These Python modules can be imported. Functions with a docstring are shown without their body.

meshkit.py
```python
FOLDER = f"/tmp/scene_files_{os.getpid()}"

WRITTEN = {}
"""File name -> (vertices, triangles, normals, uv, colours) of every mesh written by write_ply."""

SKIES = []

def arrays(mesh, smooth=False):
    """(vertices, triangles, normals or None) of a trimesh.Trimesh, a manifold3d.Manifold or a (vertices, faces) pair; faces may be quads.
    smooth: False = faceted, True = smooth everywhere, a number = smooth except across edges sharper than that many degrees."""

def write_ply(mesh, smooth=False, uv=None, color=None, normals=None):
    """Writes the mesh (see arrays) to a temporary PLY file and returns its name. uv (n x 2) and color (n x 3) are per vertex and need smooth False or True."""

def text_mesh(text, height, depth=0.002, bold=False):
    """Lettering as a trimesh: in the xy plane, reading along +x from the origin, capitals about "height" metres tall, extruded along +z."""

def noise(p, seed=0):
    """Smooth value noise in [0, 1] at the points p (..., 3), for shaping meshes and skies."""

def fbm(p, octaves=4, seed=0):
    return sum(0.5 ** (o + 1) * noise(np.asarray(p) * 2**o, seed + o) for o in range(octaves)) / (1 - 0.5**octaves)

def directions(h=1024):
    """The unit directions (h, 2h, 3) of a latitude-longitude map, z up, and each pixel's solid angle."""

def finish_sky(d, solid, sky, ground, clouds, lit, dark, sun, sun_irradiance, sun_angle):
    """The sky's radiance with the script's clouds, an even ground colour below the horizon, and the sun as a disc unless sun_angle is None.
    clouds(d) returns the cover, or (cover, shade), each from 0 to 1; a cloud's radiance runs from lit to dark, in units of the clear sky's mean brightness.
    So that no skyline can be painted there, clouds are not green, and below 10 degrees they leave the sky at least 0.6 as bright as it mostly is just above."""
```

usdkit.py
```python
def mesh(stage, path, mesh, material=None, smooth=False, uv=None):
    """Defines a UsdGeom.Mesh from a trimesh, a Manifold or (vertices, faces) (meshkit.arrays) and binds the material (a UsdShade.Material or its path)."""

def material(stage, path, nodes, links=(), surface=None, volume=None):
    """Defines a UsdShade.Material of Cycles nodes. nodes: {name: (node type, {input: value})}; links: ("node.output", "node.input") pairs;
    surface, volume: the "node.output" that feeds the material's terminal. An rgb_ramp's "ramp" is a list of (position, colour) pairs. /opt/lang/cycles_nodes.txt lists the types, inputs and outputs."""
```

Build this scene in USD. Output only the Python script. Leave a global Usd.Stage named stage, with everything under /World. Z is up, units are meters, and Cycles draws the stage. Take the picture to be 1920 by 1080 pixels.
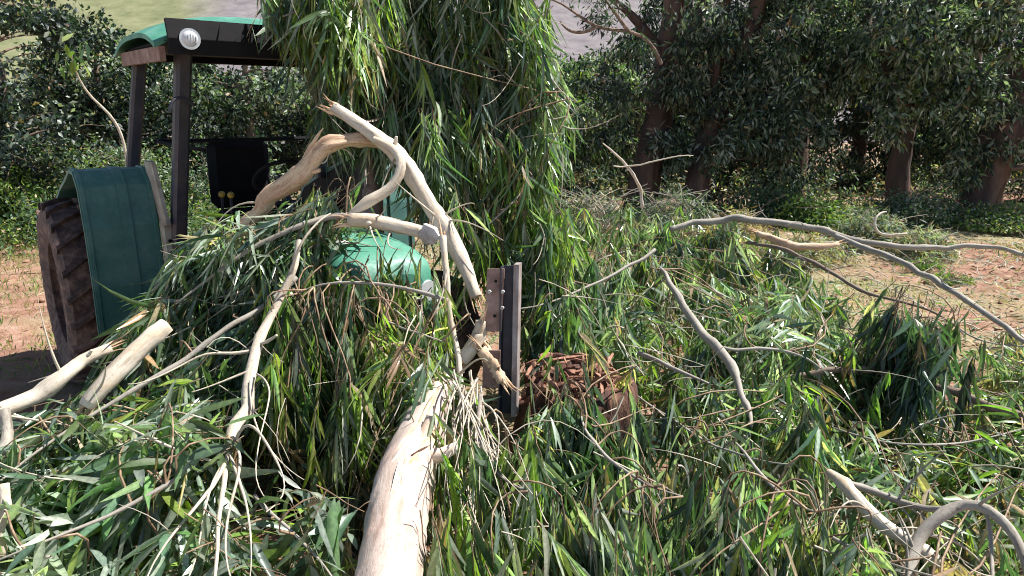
import math, numpy as np, trimesh, usdkit, meshkit
from pxr import Usd, UsdGeom, UsdLux, UsdShade, Sdf, Gf, Vt
from shapely.geometry import Polygon
from shapely import contains_xy

stage = Usd.Stage.CreateInMemory()
UsdGeom.SetStageUpAxis(stage, 'Z'); UsdGeom.SetStageMetersPerUnit(stage, 1.0)
world = UsdGeom.Xform.Define(stage, '/World'); stage.SetDefaultPrim(world.GetPrim())
UsdGeom.Scope.Define(stage, '/World/Looks')
T = Sdf.ValueTypeNames

# ------------------------------------------------------------------ camera, sky, sun, exposure
CAM_H, PITCH, FPX = 2.3, math.radians(13.7), 1350.0
cam = UsdGeom.Camera.Define(stage, '/World/camera')
cam.CreateHorizontalApertureAttr(36.0); cam.CreateFocalLengthAttr(36.0 * FPX / 1920)
cam.AddTranslateOp().Set(Gf.Vec3d(0, 0, CAM_H)); cam.AddRotateXOp().Set(90 - math.degrees(PITCH))
cam.CreateExposureAttr(1.32)
SUN_AZ, SUN_EL = math.atan2(0.58, 0.17), math.radians(54)
sun_dir = np.array([math.sin(SUN_AZ) * math.cos(SUN_EL), math.cos(SUN_AZ) * math.cos(SUN_EL), math.sin(SUN_EL)])
dome = UsdLux.DomeLight.Define(stage, '/World/sky')
dome.GetPrim().SetCustomDataByKey('kind', 'structure')
skym = usdkit.material(stage, '/World/Looks/sky', {
    's': ('sky_texture', {'sky_type': 'single_scattering', 'sun_disc': False, 'sun_elevation': SUN_EL, 'sun_rotation': SUN_AZ, 'air_density': 1.0, 'aerosol_density': 0.6}),
    'b': ('background_shader', {'strength': 0.062})}, [('s.color', 'b.color')], surface='b.background')
UsdShade.MaterialBindingAPI.Apply(dome.GetPrim()).Bind(skym)
sun = UsdLux.DistantLight.Define(stage, '/World/sun')
sun.CreateIntensityAttr(1.25); sun.CreateAngleAttr(0.53); sun.CreateColorAttr(Gf.Vec3f(1.0, 0.97, 0.925)); sun.CreateNormalizeAttr(True)
sun.AddRotateZOp().Set(-math.degrees(SUN_AZ)); sun.AddRotateXOp().Set(-(90 - math.degrees(SUN_EL)))

# ------------------------------------------------------------------ helpers
def P(px, py, y):
    """A pixel of the photograph at a distance of y metres in front of the camera (y is the world's)."""
    u, v = (px - 960) / FPX, (540 - py) / FPX
    d = np.array([u, math.cos(PITCH) + v * math.sin(PITCH), -math.sin(PITCH) + v * math.cos(PITCH)])
    return np.array([0, 0, CAM_H]) + d * (y / d[1])
def G(px, py, z=0.0):
    u, v = (px - 960) / FPX, (540 - py) / FPX
    d = np.array([u, math.cos(PITCH) + v * math.sin(PITCH), -math.sin(PITCH) + v * math.cos(PITCH)])
    return np.array([0, 0, CAM_H]) + d * ((z - CAM_H) / d[2])
def proj(p):
    p = np.asarray(p, float) - [0, 0, CAM_H]
    Z = p[..., 1] * math.cos(PITCH) - p[..., 2] * math.sin(PITCH)
    Y = p[..., 1] * math.sin(PITCH) + p[..., 2] * math.cos(PITCH)
    Z = np.maximum(Z, 1e-3)
    return 960 + FPX * p[..., 0] / Z, 540 - FPX * Y / Z
def nrm(v):
    v = np.asarray(v, float)
    return v / np.maximum(np.linalg.norm(v, axis=-1, keepdims=True), 1e-9)

def sn(p, seed=0): return 2 * meshkit.noise(p, seed) - 1
def sf(p, seed=0): return 2 * meshkit.fbm(p, seed=seed) - 1
used = {}
def numbered(parent, name):
    k = (parent, name); n = used.get(k, 0); used[k] = n + 1
    return parent + '/' + (name if n == 0 else '%s_%03d' % (name, n))
def setd(prim, label=None, cat=None, group=None, kind=None):
    for k, v in (('label', label), ('category', cat), ('group', group), ('kind', kind)):
        if v: prim.SetCustomDataByKey(k, v)
GROUPS = {'gum_tree': 'gum trees along the far side of the field', 'background_tree': 'trees behind the gum trees', 'broadleaf_tree': 'trees behind the tractor', 'bush': 'bushes at the foot of the trees', 'brush_heap': 'heaps of brush along the field edge',
    'weed_clump': 'weeds on the red soil', 'grey_limb': 'grey limbs across the field', 'barkless_limb': 'white limbs at the left edge', 'limb_stub': 'limb stubs at the left edge', 'bare_branch': 'bare branches at the lower right', 'broken_stub': 'torn stubs beside the steel post',
    'bare_sapling': 'bare saplings by the undergrowth', 'hanging_bough': 'boughs hanging over the tractor', 'ground_bough': 'sprays on the ground at the lower left', 'drooping_bough': 'boughs drooping over the bottom edge', 'split_bough': 'boughs right of the stump', 'littered_bough': 'mats of leaves on the right'}
class Thing:
    def __init__(s, name, label, cat, loc=(0, 0, 0), rotz=0.0, group=None, kind=None):
        s.path = numbered('/World', name); s.loc = np.array(loc, float)
        s.x = UsdGeom.Xform.Define(stage, s.path); s.x.AddTranslateOp().Set(Gf.Vec3d(*map(float, loc)))
        if rotz: s.x.AddRotateZOp().Set(math.degrees(rotz))
        setd(s.x.GetPrim(), label, cat, group or GROUPS.get(name), kind)
def define(path, v, f, mat, n=None, tint=None, bark=None):
    m = UsdGeom.Mesh.Define(stage, path)
    m.CreatePointsAttr(Vt.Vec3fArray.FromNumpy(np.ascontiguousarray(v, np.float32)))
    m.CreateFaceVertexCountsAttr(Vt.IntArray.FromNumpy(np.full(len(f), 3, np.int32)))
    m.CreateFaceVertexIndicesAttr(Vt.IntArray.FromNumpy(np.ascontiguousarray(f, np.int32).ravel()))
    m.CreateSubdivisionSchemeAttr('none')
    if n is not None:
        m.CreateNormalsAttr(Vt.Vec3fArray.FromNumpy(np.ascontiguousarray(n, np.float32))); m.SetNormalsInterpolation('vertex')
    if tint is not None:
        UsdGeom.PrimvarsAPI(m).CreatePrimvar('tint', T.Color3fArray, 'vertex').Set(Vt.Vec3fArray.FromNumpy(np.ascontiguousarray(tint, np.float32)))
    if bark is not None:
        UsdGeom.PrimvarsAPI(m).CreatePrimvar('bark', T.Float3Array, 'vertex').Set(Vt.Vec3fArray.FromNumpy(np.ascontiguousarray(bark, np.float32)))
    UsdShade.MaterialBindingAPI.Apply(m.GetPrim()).Bind(mat)
    return m.GetPrim()
def vnormals(v, f):
    fn = np.cross(v[f[:, 1]] - v[f[:, 0]], v[f[:, 2]] - v[f[:, 0]]); n = np.zeros_like(v)
    for k in range(3):
        for c in range(3):
            n[:, c] += np.bincount(f[:, k], fn[:, c], len(v))
    return nrm(n)
def part(parent, name, mesh, mat, smooth=35, kind=None, label=None, off=None):
    """One part: mesh in world coordinates when off is the parent's base, in the parent's own otherwise."""
    base = parent.path if isinstance(parent, Thing) else parent
    v, f, n = meshkit.arrays(mesh, smooth)
    if off is not None: v = v - off
    p = define(numbered(base, name), v, f, mat, n); setd(p, label, None, None, kind)
    return str(p.GetPath())
def limb_part(parent, name, curve, radii, sides, seed, rough, m, off=None):
    v, f = tube(curve, radii, sides, seed, rough); k = len(curve); c = np.asarray(curve)
    s = np.r_[0, np.cumsum(np.linalg.norm(np.diff(c, axis=0), axis=1))]; ang = np.arange(sides) * 2 * np.pi / sides; r = float(np.mean(radii))
    b = np.stack([np.tile(np.cos(ang), k) * r, np.tile(np.sin(ang), k) * r, np.repeat(s, sides)], 1) + [seed * 1.7, 0, 0]
    b = np.vstack([b, b[:1], b[-1:]])
    if off is not None: v = v - off
    n = vnormals(v, f); p = define(numbered(parent.path, name), v, f, M[m + '_limb'], n, bark=b); return str(p.GetPath())
def single(name, mesh, mat, label=None, cat=None, kind=None, smooth=35, group=None):
    v, f, n = meshkit.arrays(mesh, smooth)
    p = define(numbered('/World', name), v, f, mat, n); setd(p, label, cat, group, kind)
    return p
def spline(pts, n=None):
    p = np.asarray(pts, float)
    if len(p) < 3: return np.linspace(p[0], p[-1], n or 4)
    from scipy.interpolate import PchipInterpolator, CubicSpline
    t = np.r_[0, np.cumsum(np.linalg.norm(np.diff(p, axis=0), axis=1) ** 0.5)]
    return CubicSpline(t, p)(np.linspace(0, t[-1], n or 5 * len(p)))
def tube(pts, radii, sides=8, seed=0, rough=0.0, cap=True):
    p = np.asarray(pts, float); m = len(p)
    r = np.interp(np.linspace(0, 1, m), np.linspace(0, 1, len(np.atleast_1d(radii))), np.atleast_1d(radii)) if np.ndim(radii) else np.full(m, radii)
    t = nrm(np.gradient(p, axis=0))
    a = np.zeros_like(t); ref = np.array([0, 0, 1.0]) if abs(t[0, 2]) < .9 else np.array([1.0, 0, 0])
    a[0] = nrm(np.cross(t[0], ref))
    for i in range(1, m):
        a[i] = nrm(a[i - 1] - t[i] * (a[i - 1] @ t[i]))
    b = np.cross(t, a); ang = np.arange(sides) * 2 * np.pi / sides
    rr = r[:, None] * np.ones(sides)
    if rough:
        rng = np.random.default_rng(seed)
        prof = rng.normal(0, 1, sides); prof = (prof + np.roll(prof, 1)) / 1.4
        low = rng.normal(0, 1, (max(3, m // 3), sides)); xi = np.linspace(0, len(low) - 1, m)
        lowi = np.stack([np.interp(xi, np.arange(len(low)), low[:, k]) for k in range(sides)], 1)
        rr = rr * (1 + rough * (0.5 * prof[None] + 0.8 * lowi + 0.4 * rng.normal(0, 1, (m, sides))))
    v = p[:, None] + rr[:, :, None] * (np.cos(ang)[None, :, None] * a[:, None] + np.sin(ang)[None, :, None] * b[:, None])
    v = v.reshape(-1, 3); i, j = np.meshgrid(np.arange(m - 1), np.arange(sides), indexing='ij')
    q = np.stack([i * sides + j, i * sides + (j + 1) % sides, (i + 1) * sides + (j + 1) % sides, (i + 1) * sides + j], -1).reshape(-1, 4)
    f = np.vstack([q[:, [0, 1, 2]], q[:, [0, 2, 3]]])
    if cap:
        k = np.arange(sides); n0 = len(v)
        v = np.vstack([v, p[0], p[-1]])
        f = np.vstack([f, np.stack([np.full(sides, n0), (k + 1) % sides, k], 1), np.stack([np.full(sides, n0 + 1), (m - 1) * sides + k, (m - 1) * sides + (k + 1) % sides], 1)])
    return v, f
def join(parts):
    vs, fs, o = [], [], 0
    for v, f in parts:
        vs.append(v); fs.append(np.asarray(f) + o); o += len(v)
    return np.vstack(vs), np.vstack(fs)
def crooked(c, r, seed, amp=.45, pitch=.16):
    """Small kinks and swellings at the nodes of a limb; returns the curve and its radii."""
    rng = np.random.default_rng(seed + 900); s = np.r_[0, np.cumsum(np.linalg.norm(np.diff(c, axis=0), axis=1))]; n = max(16, int(s[-1] / .045)); t = np.linspace(0, s[-1], n)
    c2 = np.stack([np.interp(t, s, c[:, k]) for k in range(3)], 1); rr = np.interp(np.linspace(0, 1, n), np.linspace(0, 1, len(r)), r)
    k = max(4, int(s[-1] / pitch) + 2); kn = rng.normal(0, 1, (k, 3)); at = np.linspace(0, s[-1], k)
    c2 = c2 + np.stack([np.interp(t, at, kn[:, i]) for i in range(3)], 1) * (amp * rr)[:, None]
    for q in rng.uniform(0, s[-1], max(1, int(s[-1] / .3))): rr = rr * (1 + rng.uniform(.1, .32) * np.exp(-((t - q) / .03) ** 2))
    return c2, rr
def splinters(at, axis, r, n, seed, length=0.12):
    """Torn wood fibres standing out of a broken end."""
    rng = np.random.default_rng(seed); out = []; axis = nrm(axis)
    e1 = nrm(np.cross(axis, [0.3, 0.5, 0.8])); e2 = np.cross(axis, e1)
    for k in range(n):
        th, q = rng.uniform(0, 2 * np.pi), r * rng.uniform(.35, .95)
        o = (math.cos(th) * e1 + math.sin(th) * e2)
        L = length * rng.uniform(.3, 1.2); w = r * rng.uniform(.14, .34)
        s = at + o * q - axis * r * .5
        out.append(tube([s, s + axis * L * .55 + o * L * .05, s + axis * L + o * L * rng.uniform(0, .25)], [w, w * .7, w * .06], 5, k, .15))
    return join(out)

# ------------------------------------------------------------------ materials
def mat(name, nodes, links, surface='p.BSDF', volume=None):
    return usdkit.material(stage, '/World/Looks/' + name, nodes, links, surface=surface, volume=volume)
def noisy(name, ramp, scale=8, detail=6, rough=.8, bump=.3, bdist=.01, bscale=None, stretch=(1, 1, 1), spec=.4, metallic=0.0, fine=None, rot=(0, 0, 0)):
    n = {'g': ('texture_coordinate', {}), 'm': ('mapping', {'scale': stretch, 'rotation': rot}), 'n': ('noise_texture', {'scale': scale, 'detail': detail, 'roughness': .6}),
         'r': ('rgb_ramp', {'ramp': ramp}), 'n2': ('noise_texture', {'scale': bscale or scale * 3, 'detail': 6, 'roughness': .65}),
         'b': ('bump', {'strength': bump, 'distance': bdist}), 'p': ('principled_bsdf', {'roughness': rough, 'specular_ior_level': spec, 'metallic': metallic})}
    l = [('g.object', 'm.vector'), ('m.vector', 'n.vector'), ('m.vector', 'n2.vector'), ('n.fac', 'r.fac'), ('r.color', 'p.base_color'), ('n2.fac', 'b.height'), ('b.normal', 'p.normal')]
    return mat(name, n, l)
def barkmat(name, base, streak, dirt, patch, rough=.65, bump=.35):
    return mat(name, {'a': ('attribute', {'attribute': 'bark'}), 'm1': ('mapping', {'scale': (26, 26, 3.2)}), 'm2': ('mapping', {'scale': (9, 9, 5)}), 'm3': ('mapping', {'scale': (90, 90, 45)}),
        'n1': ('noise_texture', {'scale': 1.0, 'detail': 6, 'roughness': .65}), 'n2': ('noise_texture', {'scale': 1.0, 'detail': 5, 'roughness': .6, 'distortion': .6}), 'n3': ('noise_texture', {'scale': 1.0, 'detail': 5, 'roughness': .7}),
        'r1': ('rgb_ramp', {'ramp': [(.32, streak), (.5, base), (.7, [min(.8, c * 1.12) for c in base])]}), 'k2': ('rgb_ramp', {'ramp': [(.48, (0, 0, 0)), (.66, (.75, .75, .75))]}), 'k3': ('rgb_ramp', {'ramp': [(.54, (0, 0, 0)), (.72, (.8, .8, .8))]}),
        'mx': ('mix_color', {'b': patch}), 'my': ('mix_color', {'b': dirt}), 'b': ('bump', {'strength': bump, 'distance': .006}), 'ad': ('math', {'math_type': 'add'}), 'p': ('principled_bsdf', {'roughness': rough, 'specular_ior_level': .35})},
        [('a.vector', 'm1.vector'), ('a.vector', 'm2.vector'), ('a.vector', 'm3.vector'), ('m1.vector', 'n1.vector'), ('m2.vector', 'n2.vector'), ('m3.vector', 'n3.vector'), ('n1.fac', 'r1.fac'), ('n2.fac', 'k2.fac'), ('n3.fac', 'k3.fac'),
         ('r1.color', 'mx.a'), ('k2.color', 'mx.fac'), ('mx.result', 'my.a'), ('k3.color', 'my.fac'), ('my.result', 'p.base_color'), ('n1.fac', 'ad.value1'), ('n3.fac', 'ad.value2'), ('ad.value', 'b.height'), ('b.normal', 'p.normal')])
def leafmat(name, rough=.32, trans=.36, spec=.65):
    return mat(name, {'a': ('attribute', {'attribute': 'tint'}), 'p': ('principled_bsdf', {'roughness': rough, 'specular_ior_level': spec}),
        'nz': ('noise_texture', {'scale': 60, 'detail': 2}), 'rp': ('rgb_ramp', {'ramp': [(.3, (.75, .75, .75)), (.7, (1.2, 1.2, 1.15))]}), 'g': ('texture_coordinate', {}),
        'mx': ('mix_color', {'blend_type': 'multiply', 'fac': 1.0}),
        'tc': ('mix_color', {'blend_type': 'multiply', 'fac': 1.0, 'b': (1.75, 2.15, .85)}), 't': ('translucent_bsdf', {}), 'm': ('mix_closure', {'fac': trans})},
        [('g.object', 'nz.vector'), ('nz.fac', 'rp.fac'), ('a.color', 'mx.a'), ('rp.color', 'mx.b'), ('mx.result', 'p.base_color'), ('mx.result', 'tc.a'), ('tc.result', 't.color'), ('p.BSDF', 'm.closure1'), ('t.BSDF', 'm.closure2')], surface='m.closure')
M = {}
M['leaf'] = leafmat('leaf')
M['far_leaf'] = leafmat('far_leaf', .5, .28, .4)
M['grass'] = leafmat('grass', .6, .3, .2)
M['cream'] = noisy('cream_wood', [(.25, (.36, .25, .17)), (.40, (.50, .37, .27)), (.56, (.66, .54, .43)), (.75, (.62, .45, .37))], 5, 8, .62, .35, .012, 30, (1, 1, .6))
M['pale'] = noisy('pale_bark', [(.25, (.22, .17, .12)), (.42, (.50, .42, .31)), (.58, (.64, .56, .44)), (.75, (.52, .41, .30))], 9, 8, .7, .4, .008, 40)
M['tan'] = noisy('torn_wood', [(.25, (.20, .10, .05)), (.45, (.46, .28, .16)), (.6, (.60, .42, .27)), (.75, (.64, .50, .36))], 10, 8, .75, .6, .012, 45)
M['grey'] = noisy('grey_bark', [(.28, (.07, .055, .045)), (.45, (.17, .145, .12)), (.6, (.27, .24, .205)), (.75, (.20, .16, .12))], 11, 8, .75, .5, .008, 45)
M['brown'] = noisy('brown_bark', [(.28, (.06, .04, .03)), (.5, (.16, .11, .08)), (.72, (.28, .20, .15))], 9, 8, .85, .8, .02, 35)
M['trunk'] = noisy('gum_trunk', [(.28, (.02, .012, .010)), (.48, (.065, .036, .026)), (.62, (.14, .075, .048)), (.75, (.24, .16, .12))], 2.2, 8, .88, .9, .06, 9, (1, 1, .25))
M['twig'] = noisy('twig', [(.3, (.09, .055, .03)), (.5, (.19, .12, .07)), (.7, (.33, .25, .16))], 14, 4, .7, .2, .004, 50)
M['dry'] = noisy('dry_twig', [(.3, (.20, .16, .115)), (.5, (.36, .31, .24)), (.7, (.48, .43, .35))], 14, 4, .75, .2, .004, 50)
M['red'] = noisy('red_rotten_wood', [(.25, (.08, .035, .022)), (.45, (.20, .095, .06)), (.6, (.32, .165, .11)), (.78, (.42, .26, .18))], 14, 8, .85, .9, .02, 40, (1, 1, .4))
M['cream_limb'] = barkmat('trunk_wood', (.41, .335, .285), (.28, .195, .15), (.27, .18, .125), (.54, .38, .32), .6, .5)
M['pale_limb'] = barkmat('limb_wood', (.455, .405, .33), (.27, .22, .165), (.22, .15, .09), (.44, .33, .22))
M['tan_limb'] = barkmat('torn_limb_wood', (.52, .38, .25), (.30, .17, .10), (.17, .08, .04), (.42, .24, .15), .75, .7)
M['grey_limb'] = barkmat('grey_limb_bark', (.25, .225, .19), (.15, .125, .10), (.08, .06, .045), (.31, .28, .23), .75, .5)
M['brown_limb'] = barkmat('brown_limb_bark', (.15, .11, .08), (.08, .05, .035), (.04, .025, .02), (.20, .15, .11), .8, .6)
M['dry_limb'] = barkmat('dry_limb_bark', (.40, .345, .27), (.25, .20, .145), (.14, .09, .06), (.47, .40, .30), .7, .4)
M['rusty_flange'] = noisy('rust_streaked_steel', [(.28, (.09, .06, .045)), (.48, (.19, .15, .135)), (.62, (.27, .235, .225)), (.75, (.19, .12, .09))], 14, 8, .65, .4, .004, 70, (1, 1, .4))
M['dark_rot'] = noisy('dark_rotten_wood', [(.32, (.018, .009, .007)), (.5, (.075, .034, .022)), (.68, (.19, .095, .06))], 10, 8, .9, .9, .02, 40, (1, 1, .3))
M['green'] = mat('green_paint', {'g': ('texture_coordinate', {}), 'n': ('noise_texture', {'scale': 3.5, 'detail': 8, 'roughness': .65}), 'r': ('rgb_ramp', {'ramp': [(.3, (.026, .12, .082)), (.5, (.045, .19, .125)), (.62, (.085, .23, .165)), (.75, (.20, .25, .20))]}),
    'n2': ('noise_texture', {'scale': 40, 'detail': 5}), 'r2': ('rgb_ramp', {'ramp': [(.3, (.48, .48, .48)), (.7, (.8, .8, .8))]}), 'p': ('principled_bsdf', {'roughness': .4, 'coat_weight': .12, 'coat_roughness': .35})},
    [('g.object', 'n.vector'), ('g.object', 'n2.vector'), ('n.fac', 'r.fac'), ('n2.fac', 'r2.fac'), ('r.color', 'p.base_color'), ('r2.color', 'p.roughness')])
M['green_dull'] = mat('faded_green_paint', {'g': ('texture_coordinate', {}), 'n': ('noise_texture', {'scale': 3.5, 'detail': 8, 'roughness': .65}), 'r': ('rgb_ramp', {'ramp': [(.3, (.022, .085, .075)), (.5, (.040, .125, .105)), (.62, (.075, .155, .135)), (.75, (.17, .19, .165))]}),
    'n2': ('noise_texture', {'scale': 40, 'detail': 5}), 'r2': ('rgb_ramp', {'ramp': [(.3, (.48, .48, .48)), (.7, (.8, .8, .8))]}), 'p': ('principled_bsdf', {'roughness': .4, 'coat_weight': .12, 'coat_roughness': .35})},
    [('g.object', 'n.vector'), ('g.object', 'n2.vector'), ('n.fac', 'r.fac'), ('n2.fac', 'r2.fac'), ('r.color', 'p.base_color'), ('r2.color', 'p.roughness')])
M['black'] = noisy('black_plastic', [(.3, (.005, .005, .0055)), (.7, (.011, .010, .011))], 6, 6, .8, .15, .003, 60, (1, 1, 1), .15)
M['steel'] = noisy('dark_steel', [(.3, (.018, .018, .024)), (.55, (.035, .034, .045)), (.75, (.08, .06, .055))], 7, 8, .5, .2, .003, 60)
M['rust'] = noisy('rust_steel', [(.25, (.08, .04, .03)), (.5, (.20, .12, .095)), (.7, (.30, .21, .18))], 9, 8, .75, .35, .004, 60)
M['galv'] = noisy('weathered_steel', [(.28, (.20, .17, .15)), (.5, (.36, .33, .31)), (.72, (.48, .45, .43))], 12, 8, .6, .3, .004, 70)
M['rubber'] = noisy('muddy_rubber', [(.3, (.03, .02, .02)), (.46, (.075, .048, .042)), (.6, (.15, .095, .075)), (.75, (.27, .18, .14))], 12, 8, .9, .7, .015, 40)
M['dust'] = noisy('dusty_beige', [(.3, (.22, .18, .14)), (.7, (.42, .37, .30))], 10, 6, .8, .3, .004, 50)
M['yellow'] = noisy('yellow_plastic', [(.3, (.30, .19, .03)), (.7, (.42, .28, .05))], 8, 4, .5, .05)
M['white'] = noisy('grey_white_panel', [(.3, (.42, .41, .40)), (.7, (.60, .60, .59))], 8, 6, .55, .1)
M['lamp'] = mat('lamp_glass', {'p': ('principled_bsdf', {'base_color': (.48, .48, .5), 'roughness': .22, 'coat_weight': .6})}, [])
M['chrome'] = mat('chrome', {'p': ('principled_bsdf', {'base_color': (.6, .6, .62), 'roughness': .3, 'metallic': .9})}, [])

PAL = {  # leaf colours
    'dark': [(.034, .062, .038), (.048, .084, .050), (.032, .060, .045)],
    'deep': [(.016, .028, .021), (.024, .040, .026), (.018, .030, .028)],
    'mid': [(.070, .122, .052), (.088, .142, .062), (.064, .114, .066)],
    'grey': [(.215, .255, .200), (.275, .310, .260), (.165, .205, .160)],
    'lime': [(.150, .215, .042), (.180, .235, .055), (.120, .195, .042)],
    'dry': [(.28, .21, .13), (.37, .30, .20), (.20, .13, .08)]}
def tints(rng, n, weights):
    keys = list(weights); w = np.array([weights[k] for k in keys], float); w /= w.sum()
    table = np.concatenate([np.array(PAL[k]) for k in keys]); pr = np.repeat(w / 3, 3)
    c = table[rng.choice(len(table), n, p=pr)]
    c = np.where(rng.uniform(0, 1, (n, 1)) < .035, np.array(PAL['dry'])[rng.integers(0, 3, n)], c)      # wilted ones
    return c * rng.uniform(.75, 1.25, (n, 1)) * rng.uniform(.93, 1.07, (n, 3))

# ------------------------------------------------------------------ leaves
def leaves12(b, d, nn, L, W, falc, droop, fold, tint):
    """Lance-shaped leaves, 12 triangles each: returns v (n,11,3), faces (12,3), tint (n,11,3)."""
    n = len(b); s = nrm(np.cross(d, nn)); nn = np.cross(s, d)
    us = np.array([0, .2, .48, .76, 1.0]); ws = np.array([0, .78, 1, .62, 0])
    rows = []
    down = np.array([0, 0, -1.0])
    for u, w in zip(us, ws):
        c = b + L[:, None] * (u * d + (falc * u * u)[:, None] * s + (droop * u * u)[:, None] * down)
        if w == 0: rows.append(c[:, None])
        else:
            o = (W * w * .5)[:, None] * s; up = (W * w * .5 * fold)[:, None] * nn
            rows.append(np.stack([c - o + up, c, c + o + up], 1))
    v = np.concatenate(rows, 1)
    f = [(0, 2, 1), (0, 3, 2)]
    for a in (1, 4):
        f += [(a, a + 1, a + 4), (a, a + 4, a + 3), (a + 1, a + 2, a + 5), (a + 1, a + 5, a + 4)]
    f += [(7, 8, 10), (8, 9, 10)]
    tt = np.repeat(tint[:, None], 11, 1).copy(); tt[:, [2, 5, 8]] *= 1.22; tt[:, [3, 6, 9]] *= .92; tt[:, 0] = tt[:, 0] * .6 + .08
    return v, np.array(f), tt
def leaves4(b, d, nn, L, W, falc, droop, tint):
    n = len(b); s = nrm(np.cross(d, nn)); down = np.array([0, 0, -1.0])
    c = lambda u: b + L[:, None] * (u * d + (falc * u * u)[:, None] * s + (droop * u * u)[:, None] * down)
    o = (W * .5)[:, None] * s
    v = np.stack([b, c(.3) - o, c(.3) + o, c(.68) - o * .85, c(.68) + o * .85, c(1.0)], 1)
    return v, np.array([(0, 2, 1), (1, 2, 4), (1, 4, 3), (3, 4, 5)]), np.repeat(tint[:, None], 6, 1)
def leaves2(b, d, nn, L, W, tint):
    s = nrm(np.cross(d, nn)); nn = np.cross(s, d); o = (W * .5)[:, None] * s
    m = b + (L * .45)[:, None] * d + (W * .18)[:, None] * nn
    v = np.stack([b, m - o, b + L[:, None] * d, m + o], 1)
    return v, np.array([(0, 1, 2), (0, 2, 3)]), np.repeat(tint[:, None], 4, 1)
def flat(v, f, t):
    n, k = v.shape[:2]
    return v.reshape(-1, 3), (f[None] + (np.arange(n) * k)[:, None, None]).reshape(-1, 3), t.reshape(-1, 3)

# things the leaves must not grow through: (polygon in the photograph, distance, share of the leaves in front of it that go)
KEEP = []
def keep(poly, y, share=.9): KEEP.append((Polygon(poly), y, share))
keep([(918, 498), (985, 498), (985, 765), (940, 765), (918, 620)], 4.15, .93)
keep([(735, 830), (810, 830), (812, 960), (780, 1080), (690, 1080), (670, 960), (700, 900)], 3.2, .96)
keep([(610, 448), (815, 448), (815, 505), (620, 510)], 5.2, .72)
keep([(255, 100), (600, 110), (560, 330), (480, 390), (400, 400), (250, 400)], 8.0, .93)
keep([(150, 315), (290, 315), (270, 540), (180, 560)], 8.0, .97)
keep([(60, 370), (180, 370), (170, 640), (60, 690)], 8.0, .97)
keep([(270, 20), (480, 20), (560, 125), (270, 125)], 8.0, .95)
keep([(650, 570), (690, 570), (690, 680), (650, 680)], 5.5, .75)
keep([(1000, 625), (1170, 625), (1150, 740), (1000, 750)], 4.4, .8)
keep([(560, 790), (720, 800), (680, 920), (600, 930)], 3.3, .92)
keep([(190, 650), (300, 590), (330, 620), (200, 760)], 3.9, .85)
keep([(0, 760), (190, 640), (215, 660), (20, 800)], 4.0, .85)
keep([(480, 400), (600, 260), (720, 250), (850, 380), (900, 560), (850, 560), (760, 330), (620, 300), (530, 400)], 4.9, .85)
keep([(600, 190), (660, 190), (800, 330), (780, 350), (620, 230)], 4.9, .9)
keep([(600, 300), (760, 300), (740, 420), (640, 420)], 5.6, .8)
keep([(1560, 450), (1920, 440), (1920, 600), (1700, 590)], 30, .9)

keep([(370, 850), (560, 840), (560, 1080), (340, 1080)], 2.95, .55)

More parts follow.
